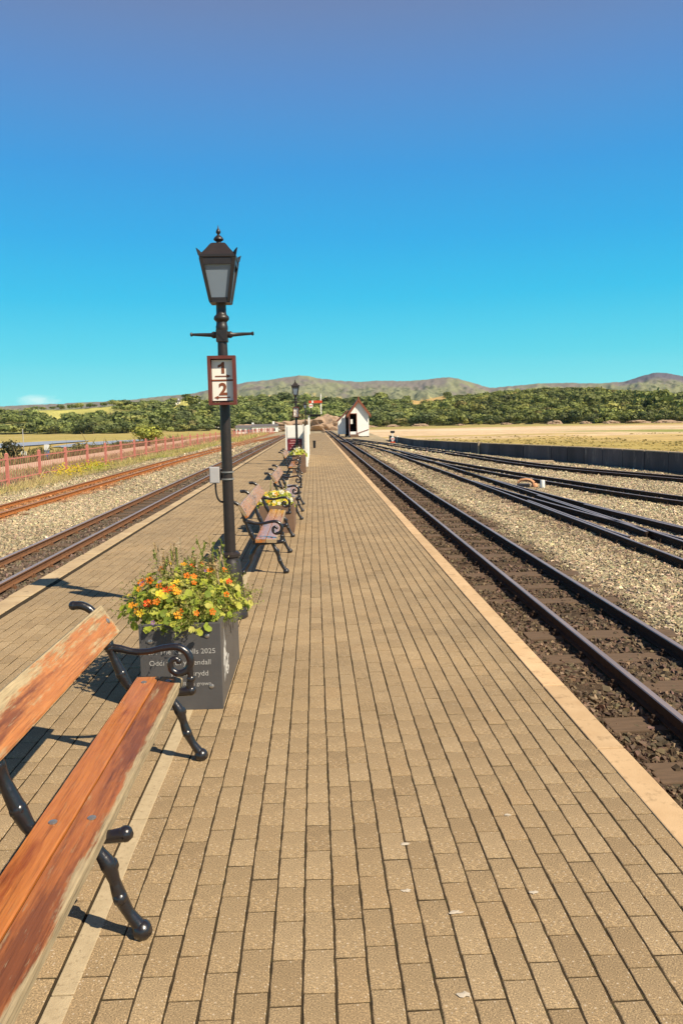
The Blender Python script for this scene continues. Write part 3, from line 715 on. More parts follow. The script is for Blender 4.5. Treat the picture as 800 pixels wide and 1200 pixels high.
def plank(name, sec, y0, y1, material, parent, wear, seed, n=60):
    """sec: closed loop of (x,z); wear per loop vertex"""
    r0 = random.Random(seed); k = len(sec); vs, fs, wv = [], [], []
    for i in range(n+1):
        y = y0+(y1-y0)*i/n
        for j, (x, z) in enumerate(sec):
            e = .0016 if 0 < i < n else .003
            vs.append((x+r0.uniform(-e, e)*.5, y+(r0.uniform(-.004, .004) if i in (0, n) else 0), z+r0.uniform(-e, e)*.3)); wv.append(wear[j]+(.5 if i in (0, n) else .25*max(0, 1-min(i, n-i)/3)))
    for i in range(n):
        for j in range(k): fs.append((i*k+j, i*k+(j+1) % k, (i+1)*k+(j+1) % k, (i+1)*k+j))
    fs.append(tuple(range(k-1, -1, -1))); fs.append(tuple(n*k+j for j in range(k)))
    fs = [f[::-1] for f in fs]
    o = mesh_obj(name, vs, fs, material, parent)
    a = o.data.attributes.new('wear', 'FLOAT', 'POINT'); a.data.foreach_set('value', wv)
    return o
def bench(loc, label, mats, span=1.315, seed=0):
    root = empty('bench', loc); tag(root, label, 'bench', 'rustic iron and timber benches down the platform')
    y0, y1 = -.10, 2*span+.095
    sec_r = [(-.297, .350), (-.297, .386), (-.293, .390), (-.246, .388), (-.197, .386), (-.193, .382), (-.193, .348)]
    p1 = plank('seat_plank', sec_r, y0, y1, mats[1], root, [.1, .2, .25, 0, 0, .1, .1], seed+1)
    sec_f = [(-.188, .348), (-.188, .381), (-.184, .385), (-.150, .383), (-.118, .380), (-.098, .378), (-.085, .376), (-.080, .371), (-.080, .340)]
    p2 = plank('seat_plank', sec_f, y0+.006, y1-.004, mats[2], root, [.2, .35, .3, 0, .0, .42, .85, 1.1, 1.1], seed+2)
    # sloping back board: from (-.366,.632) up to (-.437,.743)
    d = Vector((-.071, .111)).normalized(); nrm = Vector((d.y, -d.x)); A_ = Vector((-.366, .632)); B_ = Vector((-.437, .743)); ext = .012
    A_ = A_-d*ext; B_ = B_+d*ext; T = .032
    sec_b = [tuple(A_-nrm*T), tuple(A_-nrm*.002), tuple(A_+d*.006), tuple(A_*.62+B_*.38), tuple(A_*.3+B_*.7), tuple(B_-d*.006), tuple(B_-nrm*.003), tuple(B_-nrm*T)]
    sec_b = sec_b[::-1]
    p3 = plank('backrest_plank', sec_b, y0-.01, y1-.03, mats[0], root, [.5, .6, .5, .35, .0, .1, .2, .1], seed+3)
    for i in range(3):
        s = bpy.data.objects.new('iron_support', SUP); COL.objects.link(s); s.parent = root; s.location = (0, i*span, 0)
        if i != 1: a = bpy.data.objects.new('armrest', ARM); COL.objects.link(a); a.parent = s
        for pl, q, rot in ((p1, (-.245, i*span, .3885), (0, 0, 0)), (p2, (-.135, i*span+.03, .3825), (0, 0, 0)), (p3, (A_.x*.5+B_.x*.5+nrm.x*.001, i*span+.01, A_.y*.5+B_.y*.5+nrm.y*.001), (0, math.atan2(nrm.x, nrm.y), 0))):
            bo = bpy.data.objects.new('bolt', BOLT); COL.objects.link(bo); bo.parent = pl; bo.location = q; bo.rotation_euler = rot
    return root
bench((-.588, 1.03, 0), 'large foreground bench with flaking orange planks and black branch-shaped iron legs', (M['wood_back'], M['wood_rear'], M['wood_front']), seed=10)
far_m = (M['wood_far'], M['wood_far'], M['wood_far'])
bench((-.345, 8.30, 0), 'bench standing just behind the nearest lamp post, seat pale with reflected sky', far_m, seed=20)
bench((-.255, 12.86, 0), 'bench just beyond the brown flower box, third along the platform', far_m, 1.17, seed=30)
bench((-.42, 21.6, 0), 'farthest small bench, in front of the white and maroon notice board', far_m, 1.25, seed=40)

# ---- planters
def planter(loc, w, l, h, material, label, plate=False):
    root = empty('planter', loc); tag(root, label, 'planter', 'flower planters down the platform')
    T = .028; nm = 'slate_panel' if plate else 'timber_panel'
    fr = MB().box(-w/2, w/2, 0, T, 0, h).build(nm, material, root, bevel=.004)
    MB().box(-w/2, w/2, l-T, l, 0, h).build(nm, material, root, bevel=.004)
    rt = MB().box(w/2-T, w/2-.002, T+.001, l-T-.001, .004, h-.012).build(nm, material, root, bevel=.003)
    MB().box(-w/2+.002, -w/2+T, T+.001, l-T-.001, .004, h-.012).build(nm, material, root, bevel=.003)
    MB().box(-w/2+T+.002, w/2-T-.002, T+.002, l-T-.002, h-.12, h-.045).build('soil', M['soil'], root)
    return root, fr, rt
pl1, fr, rt = planter((-.774, 4.325, 0), .452, .96, .497, M['slate'], 'dark slate planter with white inscription, full of orange nasturtiums', True)
for bx, bz in ((-.165, .40), (.150, .425), (.165, .135), (-.165, .10)):
    bo = bpy.data.objects.new('bolt', BOLT); COL.objects.link(bo); bo.parent = fr; bo.location = (bx, -.0005, bz); bo.rotation_euler = (PI/2, 0, 0)
for zz, body, sz, xx in ((.325, 'From The Kendalls 2025', .0415, -.013), (.262, 'Oddi wrth y Kendall', .0415, -.005), (.198, 'yn Rhosrydd', .0415, .045), (.142, 'i gofio Rods grown.', .032, .045)):
    text_mesh('lettering', body, sz, M['letter'], fr, (xx, -.0012, zz), (PI/2, 0, 0), 0, .0006, 'CENTER')
mb = MB()
for k in range(5):      # white carving on the right-hand slab
    yy = .12+.045*k; hh = .17+.14*math.sin(k*1.3+.6)
    mb.tube([(w_, yy+.012*math.sin(q*2.1+k), .12+hh*q/5) for q, w_ in enumerate([.2250]*6)], [.001, .004, .005, .004, .003, .001], 5)
    mb.tube([(.2250, yy, .15+hh*.4), (.2250, yy+.025, .17+hh*.5), (.2250, yy+.04, .16+hh*.6)], [.001, .004, .001], 5)
mb.build('carving', M['letter'], rt)
pl2, _, _ = planter((-.57, 11.35, 0), .50, 1.0, .40, M['box_wood'], 'brown timber flower box between the second and third bench')
pl3, _, _ = planter((-.50, 24.6, 0), .42, .80, .56, M['box_wood'], 'tall brown flower box beyond the farthest bench')

def leaf_geo(r0, n=7):
    vs = [(0, 0, -.12)]+[(math.cos(2*PI*i/n)*r0.uniform(.85, 1.1), math.sin(2*PI*i/n)*r0.uniform(.85, 1.1), r0.uniform(-.05, .10)) for i in range(n)]
    return vs, [(0, 1+i, 1+(i+1) % n) for i in range(n)]
def colored(name, vs, fs, c, material):
    me = bpy.data.meshes.new(name); me.from_pydata(vs, [], fs); me.materials.append(material)
    a = me.attributes.new('Col', 'FLOAT_COLOR', 'FACE'); a.data.foreach_set('color', [x for _ in fs for x in (*c, 1)]); return me
LEAFC = [(.42, .44, .055), (.52, .52, .075), (.34, .40, .05), (.60, .56, .11), (.22, .28, .04), (.62, .54, .14)]
LEAFM = [colored('leaf', *leaf_geo(random), LEAFC[k % 6], M['leaf']) for k in range(12)]
def flower_mesh(c, c2, np_=5):
    vs, fs, cc = [(0, 0, -.25)], [], []
    for p in range(np_):
        a = 2*PI*p/np_; k = len(vs)
        for da, r, z in ((-.5, .55, .02), (-.42, 1.0, .18), (0, 1.12, .10), (.42, 1.0, .18), (.5, .55, .02)): vs.append((r*math.cos(a+da), r*math.sin(a+da), z))
        fs.append((0, k, k+1, k+2, k+3, k+4)); cc.append(c)
    k = len(vs)
    for i in range(6): vs.append((.22*math.cos(i*PI/3), .22*math.sin(i*PI/3), .06))
    fs.append(tuple(range(k, k+6))); cc.append(c2)
    me = bpy.data.meshes.new('flower'); me.from_pydata(vs, [], fs); me.materials.append(M['petal'])
    a = me.attributes.new('Col', 'FLOAT_COLOR', 'FACE'); a.data.foreach_set('color', [x for q in cc for x in (*q, 1)]); return me
FL = {'orange': flower_mesh((.80, .19, .012), (.65, .35, .03)), 'red': flower_mesh((.72, .085, .014), (.6, .2, .02)), 'amber': flower_mesh((.85, .36, .03), (.7, .3, .03)), 'purple': flower_mesh((.36, .16, .42), (.6, .5, .1)), 'white': flower_mesh((.75, .72, .62), (.7, .5, .08)), 'pink': flower_mesh((.62, .16, .22), (.5, .3, .1)), 'yellow': flower_mesh((.75, .55, .05), (.6, .35, .03))}
def plant(name, loc, rx, ry, rz, label, nl, nf, palette, leafsize, fsize, feather=0, stalks=0, seed=3, over=.1, singles=None):
    root = empty(name, loc); tag(root, label, 'flowers', 'flowering plants in the planters'); r0 = np.random.default_rng(seed)
    def pick(n, lo=.75):
        u = r0.normal(size=(n, 3)); u /= np.linalg.norm(u, axis=1)[:, None]; u[:, 2] = np.abs(u[:, 2])*1.15-.22
        rad = r0.uniform(lo, 1.03, n)[:, None]*(1+.22*(fbm(u[:, 0]*2.2+5, u[:, 1]*2.2+u[:, 2]*3, seed)[:, None]-.5)*2)
        return u*rad*np.array([rx, ry, rz]), u
    P, U = pick(nl, .55)
    fv, ff, fc = [], [], []; base = 0; ns = singles if singles is not None else min(nl, 130)
    order = np.argsort(P[:, 1]-P[:, 2]*1.5-np.abs(r0.normal(0, .2, nl)))
    for j, i in enumerate(order):
        nrm = Vector(U[i]*[1, 1, 1]+[0.25, -.25, .55]+r0.normal(0, .35, 3)).normalized(); q = nrm.to_track_quat('Z', 'Y'); s = leafsize*r0.uniform(.55, 1.25)
        if j < ns:
            o = bpy.data.objects.new('leaf', LEAFM[r0.integers(12)]); COL.objects.link(o); o.parent = root; o.location = P[i]; o.rotation_mode = 'QUATERNION'; o.rotation_quaternion = q; o.scale = (s, s, s)
        else:
            vs, fs = leaf_geo(random); c = LEAFC[r0.integers(6)]
            fv += [tuple(q @ (Vector(w)*s)+Vector(P[i])) for w in vs]; ff += [tuple(a+base for a in f) for f in fs]; fc += [c]*len(fs); base += len(vs)
    for i in range(feather):                 # fine feathery sprays of small leaves
        p, u = pick(1, .6); p = p[0]; a = r0.uniform(0, 6.28)
        if r0.random() < .62: p[0] = abs(p[0])*r0.uniform(.5, 1.08)
        tip = Vector((math.cos(a)*.05+u[0][0]*.06, math.sin(a)*.05+u[0][1]*.06-.01, r0.uniform(-.03, .09)))
        c = [(.30, .32, .07), (.40, .38, .12), (.36, .28, .10), (.22, .25, .05)][r0.integers(4)]
        for w_ in range(9):
            b0 = Vector(p)+tip*(w_/8); d = Vector(r0.normal(0, 1, 3)).normalized()*.017; e = Vector(r0.normal(0, 1, 3)).normalized()*.005
            fv += [tuple(b0-e), tuple(b0+e), tuple(b0+d)]; ff.append((base, base+1, base+2)); fc.append(c); base += 3
    for i in range(stalks):
        p = Vector((r0.uniform(-.5, .65)*rx, r0.uniform(-.2, .6)*ry, rz*.6)); tip = Vector((r0.normal(0, .03), r0.normal(0, .03), r0.uniform(.1, .26)*rz/.25)); c = [(.50, .33, .17), (.28, .30, .07), (.55, .40, .28)][i % 3]
        e = Vector((.0035, 0, 0))
        fv += [tuple(p-e), tuple(p+e), tuple(p+tip+e), tuple(p+tip-e)]; ff.append((base, base+1, base+2, base+3)); fc.append(c); base += 4
        for w_ in range(14):
            b0 = p+tip*r0.uniform(.45, 1.08); d = Vector(r0.normal(0, 1, 3))*.011; e2 = Vector(r0.normal(0, 1, 3))*.006
            fv += [tuple(b0-e2), tuple(b0+e2), tuple(b0+d)]; ff.append((base, base+1, base+2)); fc.append(c); base += 3
    me = bpy.data.meshes.new('foliage'); me.from_pydata(fv, [], ff); me.materials.append(M['leaf'])
    at = me.attributes.new('Col', 'FLOAT_COLOR', 'FACE'); at.data.foreach_set('color', [x for q in fc for x in (*q, 1)])
    o = bpy.data.objects.new('foliage', me); COL.objects.link(o); o.parent = root; tag(o, kind='stuff')
    n = 0
    while n < nf:
        p, u = pick(1, .98); p, u = p[0]*1.06, u[0]
        if p[1] > ry*.45 or p[2] < rz*.05 or abs(p[0]) > rx*r0.uniform(.45, 1.05): continue
        n += 1
        nrm = Vector(u+np.array([.2, -.75, .35])+r0.normal(0, .3, 3)).normalized()
        nm = palette[r0.integers(len(palette))]
        o = bpy.data.objects.new('flower', FL[nm]); COL.objects.link(o); o.parent = root; o.location = p; o.rotation_mode = 'QUATERNION'; o.rotation_quaternion = nrm.to_track_quat('Z', 'Y'); s = fsize*r0.uniform(.65, 1.2)*(.8 if nm in ('purple', 'pink') else 1); o.scale = (s, s, s)
    return root
plant('nasturtium_plant', (-.800, 4.74, .505), .37, .50, .238, 'mass of orange nasturtiums and pale green leaves in the slate planter', 1100, 44, ['orange', 'orange', 'orange', 'red', 'amber', 'amber', 'yellow', 'orange', 'red', 'amber', 'purple', 'yellow'], .024, .020, 1500, 44, 5)
plant('bedding_plant', (-.60, 11.85, .38), .29, .50, .20, 'yellow, white and green flowers in the brown timber box behind the second bench', 420, 34, ['white', 'yellow', 'amber', 'white', 'yellow'], .042, .030, 120, 8, 8, singles=40)
plant('bedding_plant', (-.52, 25.0, .56), .27, .42, .20, 'bright green plant with few pale flowers in the tall brown flower box', 300, 14, ['white', 'pink', 'white'], .045, .032, 60, 4, 9, singles=30)

# ---- lamp posts
LS, LZ, LW = .812, .300, .715
def lantern_lamp():
    root = empty('lamp_post', (0, 0, 0))
    L_ = M['lamp_iron']
    po = MB().lathe([(.066, .28), (.063, .6), (.060, 1.4), (.056, 2.28), (.053, 2.385)], n=20).build('post', L_, root, True)
    cb = MB().box(-.062, .062, -.062, .062, 2.385, 2.50)
    cb.add([(-.045, -.067, 2.47), (-.02, -.067, 2.485), (.045, -.067, 2.41), (.02, -.067, 2.40)], [(0, 3, 2, 1)])
    cross = cb.build('crossbar_block', L_, root, bevel=.004)
    for s in (-1, 1):
        MB().tube([(s*.06, 0, 2.455), (s*.085, 0, 2.455), (s*.10, 0, 2.455), (s*.12, 0, 2.455), (s*.22, 0, 2.459), (s*.325, 0, 2.462), (s*.33, 0, 2.462), (s*.342, 0, 2.463), (s*.352, 0, 2.463)], [.030, .034, .034, .020, .017, .013, .019, .021, .012], 10).build('ladder_bar', L_, root, True)
    MB().lathe([(.064, 2.50), (.067, 2.51), (.067, 2.535), (.062, 2.545), (.058, 2.575), (.065, 2.585), (.083, 2.60), (.086, 2.615), (.080, 2.632), (.062, 2.645), (.056, 2.66), (.055, 2.745), (.062, 2.758)], n=20).build('neck', L_, root, True)
    # lantern frame: four tapering corner bars, sill and head rails
    zb, zt_, wb, wt = 2.765, 3.165, .100, .178
    fr_ = MB(); fr_.box(-wb-.012, wb+.012, -wb-.012, wb+.012, 2.752, 2.775)
    for sx in (-1, 1):
        for sy in (-1, 1):
            fr_.tube([(sx*wb, sy*wb, zb), (sx*wt, sy*wt, zt_)], [.025, .029], 4)
    lf = fr_.build('lantern_frame', L_, root)
    for ang in range(4):
        ca, sa = round(math.cos(ang*PI/2)), round(math.sin(ang*PI/2)); rot = lambda p: (p[0]*ca-p[1]*sa, p[0]*sa+p[1]*ca, p[2])
        for bx_ in ((-wt+.012, wt-.012, -wt-.008, -wt+.012, 3.100, 3.165), (-wb+.012, wb-.012, -wb-.012, -wb+.004, 2.776, 2.80)):
            hd = MB().box(*bx_); hd.v = [rot(p) for p in hd.v]; hd.build('glazing_bar', L_, lf)
        z0, z1 = 2.795, 3.12; w0 = wb+(wt-wb)*(z0-zb)/(zt_-zb); w1 = wb+(wt-wb)*(z1-zb)/(zt_-zb)
        g0, g1 = w0-.014, w1-.016
        pane = MB().add([rot(p) for p in [(-g0, -w0+.004, z0), (g0, -w0+.004, z0), (g1, -w1+.004, z1), (-g1, -w1+.004, z1), (-g0, -w0+.010, z0), (g0, -w0+.010, z0), (g1, -w1+.010, z1), (-g1, -w1+.010, z1)]],
                        [(0, 1, 2, 3), (7, 6, 5, 4), (0, 4, 5, 1), (1, 5, 6, 2), (2, 6, 7, 3), (3, 7, 4, 0)])
        pane.build('pane', M['pane'], root)
    rf = MB(); sq = lambda w, z: [(-w, -w, z), (w, -w, z), (w, w, z), (-w, w, z)]
    rings = [(.190, 3.160), (.197, 3.168), (.197, 3.190), (.188, 3.196), (.158, 3.222), (.122, 3.262), (.094, 3.296), (.080, 3.310), (.066, 3.318), (.030, 3.325)]
    vs = [p for w, z in rings for p in sq(w, z)]; fs = [(j*4+i, j*4+(i+1) % 4, j*4+4+(i+1) % 4, j*4+4+i) for j in range(len(rings)-1) for i in range(4)] + [(3, 2, 1, 0), tuple(len(rings)*4-4+i for i in range(4))]
    rf.add(vs, fs); roof = rf.build('lantern_roof', L_, root)
    for sx in (-1, 1):
        for sy in (-1, 1):
            e = MB(); d = Vector((sx, sy, 0)).normalized(); s_ = Vector((-d.y, d.x, 0)); o0 = Vector((sx*.168, sy*.168, 0))
            pts = [(-.02, 3.185), (.045, 3.178), (.072, 3.243), (.028, 3.222)]
            vs = [tuple(o0+d*a-s_*.006+Vector((0, 0, z))) for a, z in pts]+[tuple(o0+d*a+s_*.006+Vector((0, 0, z))) for a, z in pts]
            e.add(vs, [(0, 1, 2, 3), (7, 6, 5, 4), (0, 4, 5, 1), (1, 5, 6, 2), (2, 6, 7, 3), (3, 7, 4, 0)]); e.build('corner_horn', L_, roof)
    FIN_ = MB().lathe([(.030, 3.320), (.026, 3.332), (.026, 3.338), (.044, 3.346), (.055, 3.356), (.055, 3.363), (.042, 3.380), (.020, 3.396), (.013, 3.403), (.013, 3.409), (.025, 3.420), (.027, 3.432), (.018, 3.450), (.008, 3.462), (.002, 3.492)], n=16).build('finial', L_, root, True)
    def fit(o):
        for v_ in o.data.vertices: v_.co = (v_.co.x*LW, v_.co.y*LW, LZ+LS*v_.co.z)
        for c_ in o.children: fit(c_)
    for c_ in root.children: fit(c_)
    MB().lathe([(.128, 0), (.128, .035), (.118, .05), (.112, .12), (.105, .20), (.094, .33), (.082, .47), (.072, .485), (.072, .505), (.082, .512), (.082, .535), (.064, .55)], n=12).build('base', L_, root, True)
    return root
lamp = lantern_lamp()
lamp2 = copy_tree(lamp); lamp3 = copy_tree(lamp)
lamp.location = (-.713, 6.45, 0); tag(lamp, 'nearest black Victorian lamp post carrying a grey junction box', 'lamp post', 'lamp posts down the platform')
lamp2.location = (-.66, 29.6, 0); tag(lamp2, 'black Victorian lamp post in front of the white and maroon notice board', 'lamp post', 'lamp posts down the platform')
lamp3.location = (-.66, 61, 0); tag(lamp3, 'tiny farthest lamp post near the semaphore signal', 'lamp post', 'lamp posts down the platform')
jb = MB().box(-.195, -.085, -.06, .03, 1.005, 1.165).build('junction_box', M['grey_box'], lamp, bevel=.006)
MB().box(-.188, -.092, -.064, -.0595, 1.012, 1.158).build('lid', M['grey_box'], jb, bevel=.0015)
MB().box(-.085, -.062, -.02, .02, 1.03, 1.14).build('bracket', M['black_paint'], jb)
for z in (1.035, 1.105): MB().lathe([(.0735, z), (.0735, z+.014)], n=24).build('clamp_band', M['band'], lamp, True)
MB().tube(spline([(-.135, -.02, 1.005), (-.135, -.02, .96), (-.13, -.02, .90), (-.115, -.02, .85), (-.09, -.01, .82), (-.06, 0, .81)], 5), .0105, 8).build('cable', M['rubber'], jb, True)
def fit_(o):
    for v_ in o.data.vertices: v_.co = (v_.co.x*LW, v_.co.y*LW, LZ+LS*v_.co.z)
    for c_ in o.children: fit_(c_)
fit_(jb)
for c_ in lamp.children:
    if c_.name.startswith('clamp_band'): fit_(c_)

def platform_sign(loc, label):
    root = empty('platform_sign', loc); root.scale = (LS, LS, LS); tag(root, label, 'sign', 'platform number signs on the lamp posts')
    w, h, dp = .135, .235, .085
    fr_ = MB().box(-w, -w+.030, -dp, 0, -h, h).box(w-.030, w, -dp, 0, -h, h).box(-w+.031, w-.031, -dp, 0, h-.030, h).box(-w+.031, w-.031, -dp, 0, -h, -h+.024).box(-w+.031, w-.031, -.012, -.001, -h+.03, h-.03)
    fr_.build('frame', M['maroon'], root)
    for zc, dig, d in ((.103, '1', 1), (-.1, '2', -1)):
        p = MB().box(-.100, .100, -.030, -.014, zc-.093, zc+.093).build('panel', M['sign_face'], root)
        if dig == '2': text_mesh('numeral', dig, .158, M['sign_ink'], p, (0.003, -.032, zc-.036), (PI/2, 0, 0), .006, .001, 'CENTER')
        else: MB().add([(x_, -.033, zc+z_) for x_, z_ in ((-.006, -.036), (.022, -.036), (.022, .075), (.004, .075), (-.012, .055), (-.040, .044), (-.040, .020), (-.006, .034))], [tuple(range(8))]).build('numeral', M['sign_ink'], p)
        ar = MB().box(-.068, .058, -.0335, -.0305, zc-.067, zc-.056)
        ar.add([(.042, -.0345, zc-.044), (.042, -.0345, zc-.079), (.084, -.0345, zc-.0615)], [(0, 1, 2)])
        if d < 0: ar.v = [(-x_, y_, z_) for x_, y_, z_ in ar.v]; ar.f = [f[::-1] for f in ar.f]
        ar.build('arrow', M['sign_ink'], p)
    MB().box(-.101, .101, -.0345, -.013, -.0035, .0105).build('divider', M['sign_ink'], root)
    for z in (-.12, .12): MB().box(-.05, .05, 0, .02, z-.015, z+.015).build('bracket', M['black_paint'], root)
    return root
platform_sign((-.713, 6.38, 1.930), 'brown framed sign reading 1 and 2 with arrows on the nearest lamp post')
platform_sign((-.66, 29.53, 1.930), 'small pale platform number sign on the distant lamp post by the notice board')

# ---- notice boards on the platform
root = empty('notice_board', (-.80, 32.2, 0)); tag(root, 'white notice board with maroon poster below, behind the distant lamp post', 'notice board')
MB().box(-.33, .33, 0, .06, .12, 1.44).build('board', M['white'], root)
MB().box(-.29, .29, -.02, -.003, .42, .90).build('poster', M['poster'], root)
MB().box(-.29, .29, -.02, -.003, .94, 1.39).build('poster', M['sign_face'], root)
for z, w in ((.80, .18), (.70, .23), (.60, .14), (.50, .20)): MB().box(-w, w, -.026, -.0215, z, z+.035).build('print', M['poster_print'], root)
for sx in (-1, 1): MB().box(sx*.355-.02, sx*.355+.02, -.01, .05, 0, 1.48).build('post', M['white'], root)
root = empty('screen_fence', (-.30, 28.0, 0)); tag(root, 'white panelled screen seen nearly edge-on along the middle of the platform', 'screen')
for k in range(5):
    y = k*2.3
    MB().box(-.05, .05, y-.05, y+.05, 0, 1.42).build('post', M['white'], root, bevel=.006)
    if k < 4: MB().box(-.015, .015, y+.06, y+2.24, .12, 1.36).build('panel', M['white'], root)
o = MB().lathe([(.13, 0), (.14, .05), (.15, .52), (.16, .56), (.15, .58)], n=14).build('litter_bin', M['black_paint'], None, True, loc=(-.02, 47, 0)); o.scale = (.55, .55, .75); tag(o, 'small dark bin beside the white screen far along the platform', 'bin')
MB().lathe([(.165, .55), (.165, .585)], n=14).build('rim', M['black_paint'], o, True)

# ---- semaphore signal at the platform end
root = empty('semaphore_signal', (-.62, 95, 0)); tag(root, 'bracket semaphore signal with red arm and white posts at the platform end', 'signal')
MB().box(-.11, .11, -.11, .11, 0, 2.3).build('post', M['white'], root)
st = MB().box(-.35, 1.65, -.3, .3, 2.3, 2.38).build('bracket_platform', M['black_paint'], root)
for x_ in (-.33, .3, .95, 1.62): MB().box(x_-.02, x_+.02, -.3, -.26, 2.38, 2.85).build('handrail_post', M['black_paint'], st)
MB().box(-.35, 1.65, -.29, -.26, 2.82, 2.86).build('handrail', M['black_paint'], st)
MB().box(.05, 1.4, -.06, .06, 2.08, 2.29).build('brace', M['black_paint'], st)
MB().box(1.40, 1.54, -.07, .07, 2.38, 4.45).build('doll_post', M['white'], root)
MB().lathe([(.09, 4.45), (.10, 4.5), (.04, 4.6), (.05, 4.66), (.005, 4.85)], 1.47, 0, 10).build('finial', M['white'], root, True)
arm = MB().box(.05, 1.62, -.13, -.09, 3.68, 3.98).build('signal_arm', M['signal_red'], root)
MB().box(.38, .58, -.138, -.131, 3.685, 3.975).build('white_stripe', M['white'], arm)
MB().box(.22, .34, -.06, .06, 2.38, 3.2).build('doll_post', M['black_paint'], root)
ds = MB(); ds.lathe([(.26, -.02), (.26, .02)], n=18); ds.v = [(p[0]+.28, p[2]-.12, p[1]+3.38) for p in ds.v]; ds.f = [f[::-1] for f in ds.f]
disc = ds.build('signal_disc', M['white'], root)
MB().box(.06, .5, -.16, -.142, 3.33, 3.42).build('disc_bar', M['signal_red'], disc)
MB().box(1.25, 1.40, -.12, .05, 3.45, 3.70).build('signal_lamp', M['black_paint'], root)

# ---- white hut
HX0, HX1, HY, HZ = 3.75, 5.92, 86.6, BED
root = empty('signal_hut', (0, 0, 0)); root.location = ((HX0+HX1)/2, HY, HZ); tag(root, 'small white gabled hut with red-brown trim at the end of the tracks', 'hut')
cx = (HX1-HX0)/2; EH, AP, DP = 2.62, 4.05, 3.2
fw = MB()
DX0, DX1, DT, DB = -cx+.12, -cx+.82, 2.52, .62
def gable_z(x): return EH+(AP-EH)*(1-abs(x)/cx)
for x0, x1, z0 in ((-cx, DX0, 0.1), (DX1, cx, .1)):
    pts = [x0]+([0] if x0 < 0 < x1 else [])+[x1]
    fw.add([(x0, 0, z0), (x1, 0, z0)]+[(p, 0, gable_z(p)) for p in pts[::-1]], [tuple(range(2+len(pts)))])
fw.add([(DX0, 0, DT), (DX1, 0, DT), (DX1, 0, gable_z(DX1)), (DX0, 0, gable_z(DX0))], [(0, 1, 2, 3)])
fw.add([(DX0, 0, .1), (DX1, 0, .1), (DX1, 0, DB), (DX0, 0, DB)], [(0, 1, 2, 3)])
fw.build('front_wall', M['hut_white'], root)
k = 0
for x0 in np.arange(DX1+.02, cx-.1, .19):      # upright boards proud of the wall
    MB().box(x0, x0+.172, -.02, -.003, .12, gable_z(max(abs(x0), abs(x0+.172)))-.12).build('board', M['hut_white'], root)
sw = MB().box(-cx, -cx+.06, .005, DP, .1, EH).box(cx-.06, cx, .005, DP, .1, EH).box(-cx+.06, cx-.06, DP-.06, DP, .1, EH); sw.build('side_wall', M['brownroof'], root)
MB().box(-cx+.06, cx-.06, 1.6, 1.66, .1, EH).build('inner_partition', M['dark_inside'], root)
dr = MB().box(DX0-.07, DX0, -.05, .02, DB-.4, DT+.07).box(DX1, DX1+.07, -.05, .02, DB-.4, DT+.07).box(DX0, DX1, -.05, .02, DT, DT+.07).build('door_frame', M['brownroof'], root)
MB().box(DX0+.06, DX0+.30, -.03, .0, 1.45, 1.95).build('notice', M['white'], dr)
for s in (-1, 1):
    ov = .22; n_ = Vector((-(AP-EH)*s, cx)).normalized()
    e0 = (s*(cx+ov), gable_z(cx)-(AP-EH)*ov/cx)
    vs = []
    for yy in (-.28, DP+.2):
        for (px, pz) in (e0, (0, AP)):
            vs += [(px, yy, pz+.02), (px, yy, pz+.11)]
    MB().add(vs, [(0, 2, 3, 1), (4, 5, 7, 6), (1, 3, 7, 5), (0, 4, 6, 2), (0, 1, 5, 4), (2, 6, 7, 3)]).build('roof', M['brownroof'], root)
    vs = [(e0[0], -.33, e0[1]-.26), (0, -.33, AP-.24), (0, -.33, AP+.14), (e0[0], -.33, e0[1]+.11)]; vs += [(a, -.29, c_) for a, _, c_ in vs]
    MB().add(vs, [(0, 1, 2, 3), (7, 6, 5, 4), (0, 4, 5, 1), (2, 6, 7, 3), (1, 5, 6, 2), (0, 3, 7, 4)]).build('bargeboard', M['brownroof'], root)
MB().box(-.07, .07, -.36, -.26, AP-.2, AP+.32).build('roof_finial', M['brownroof'], root)
MB().add([(DX1+.1, -.03, .38), (cx-.02, -.03, .78), (cx-.02, -.03, .86), (DX1+.1, -.03, .46), (DX1+.1, -.07, .38), (cx-.02, -.07, .78), (cx-.02, -.07, .86), (DX1+.1, -.07, .46)], [(4, 5, 6, 7), (3, 2, 1, 0), (7, 6, 2, 3), (0, 1, 5, 4), (1, 2, 6, 5), (0, 3, 7, 4)]).build('stair_rail', M['brownroof'], root)
MB().box(DX0, DX1+.2, -.55, -.08, .0, .32).build('doorstep', M['box_wood'], root)
for x_ in (-cx+.1, 0, cx-.1): MB().box(x_-.1, x_+.1, -.03, .2, 0, .1).build('foundation_block', M['dark_inside'], root)
# lean-to on its left
lx0, lx1, ly0, ly1 = -cx-1.12, -cx-.30, 1.1, 3.0
lt = MB().add([(lx0, ly0, .35), (lx1, ly0, .35), (lx1, ly0, 2.62), (lx0, ly0, 1.78), (lx0, ly1, .35), (lx1, ly1, .35), (lx1, ly1, 2.62), (lx0, ly1, 1.78)], [(0, 1, 2, 3), (7, 6, 5, 4), (3, 2, 6, 7), (0, 3, 7, 4), (1, 5, 6, 2)]).build('lean_to', M['hut_white'], root)
MB().add([(lx0-.15, ly0-.2, 1.70), (lx1+.31, ly0-.2, 2.90), (lx1+.31, ly0-.2, 3.02), (lx0-.15, ly0-.2, 1.82), (lx0-.15, ly1, 1.70), (lx1+.31, ly1, 2.90), (lx1+.31, ly1, 3.02), (lx0-.15, ly1, 1.82)], [(0, 1, 2, 3), (7, 6, 5, 4), (3, 2, 6, 7), (0, 4, 5, 1), (0, 3, 7, 4), (1, 5, 6, 2)]).build('lean_to_roof', M['brownroof'], lt)
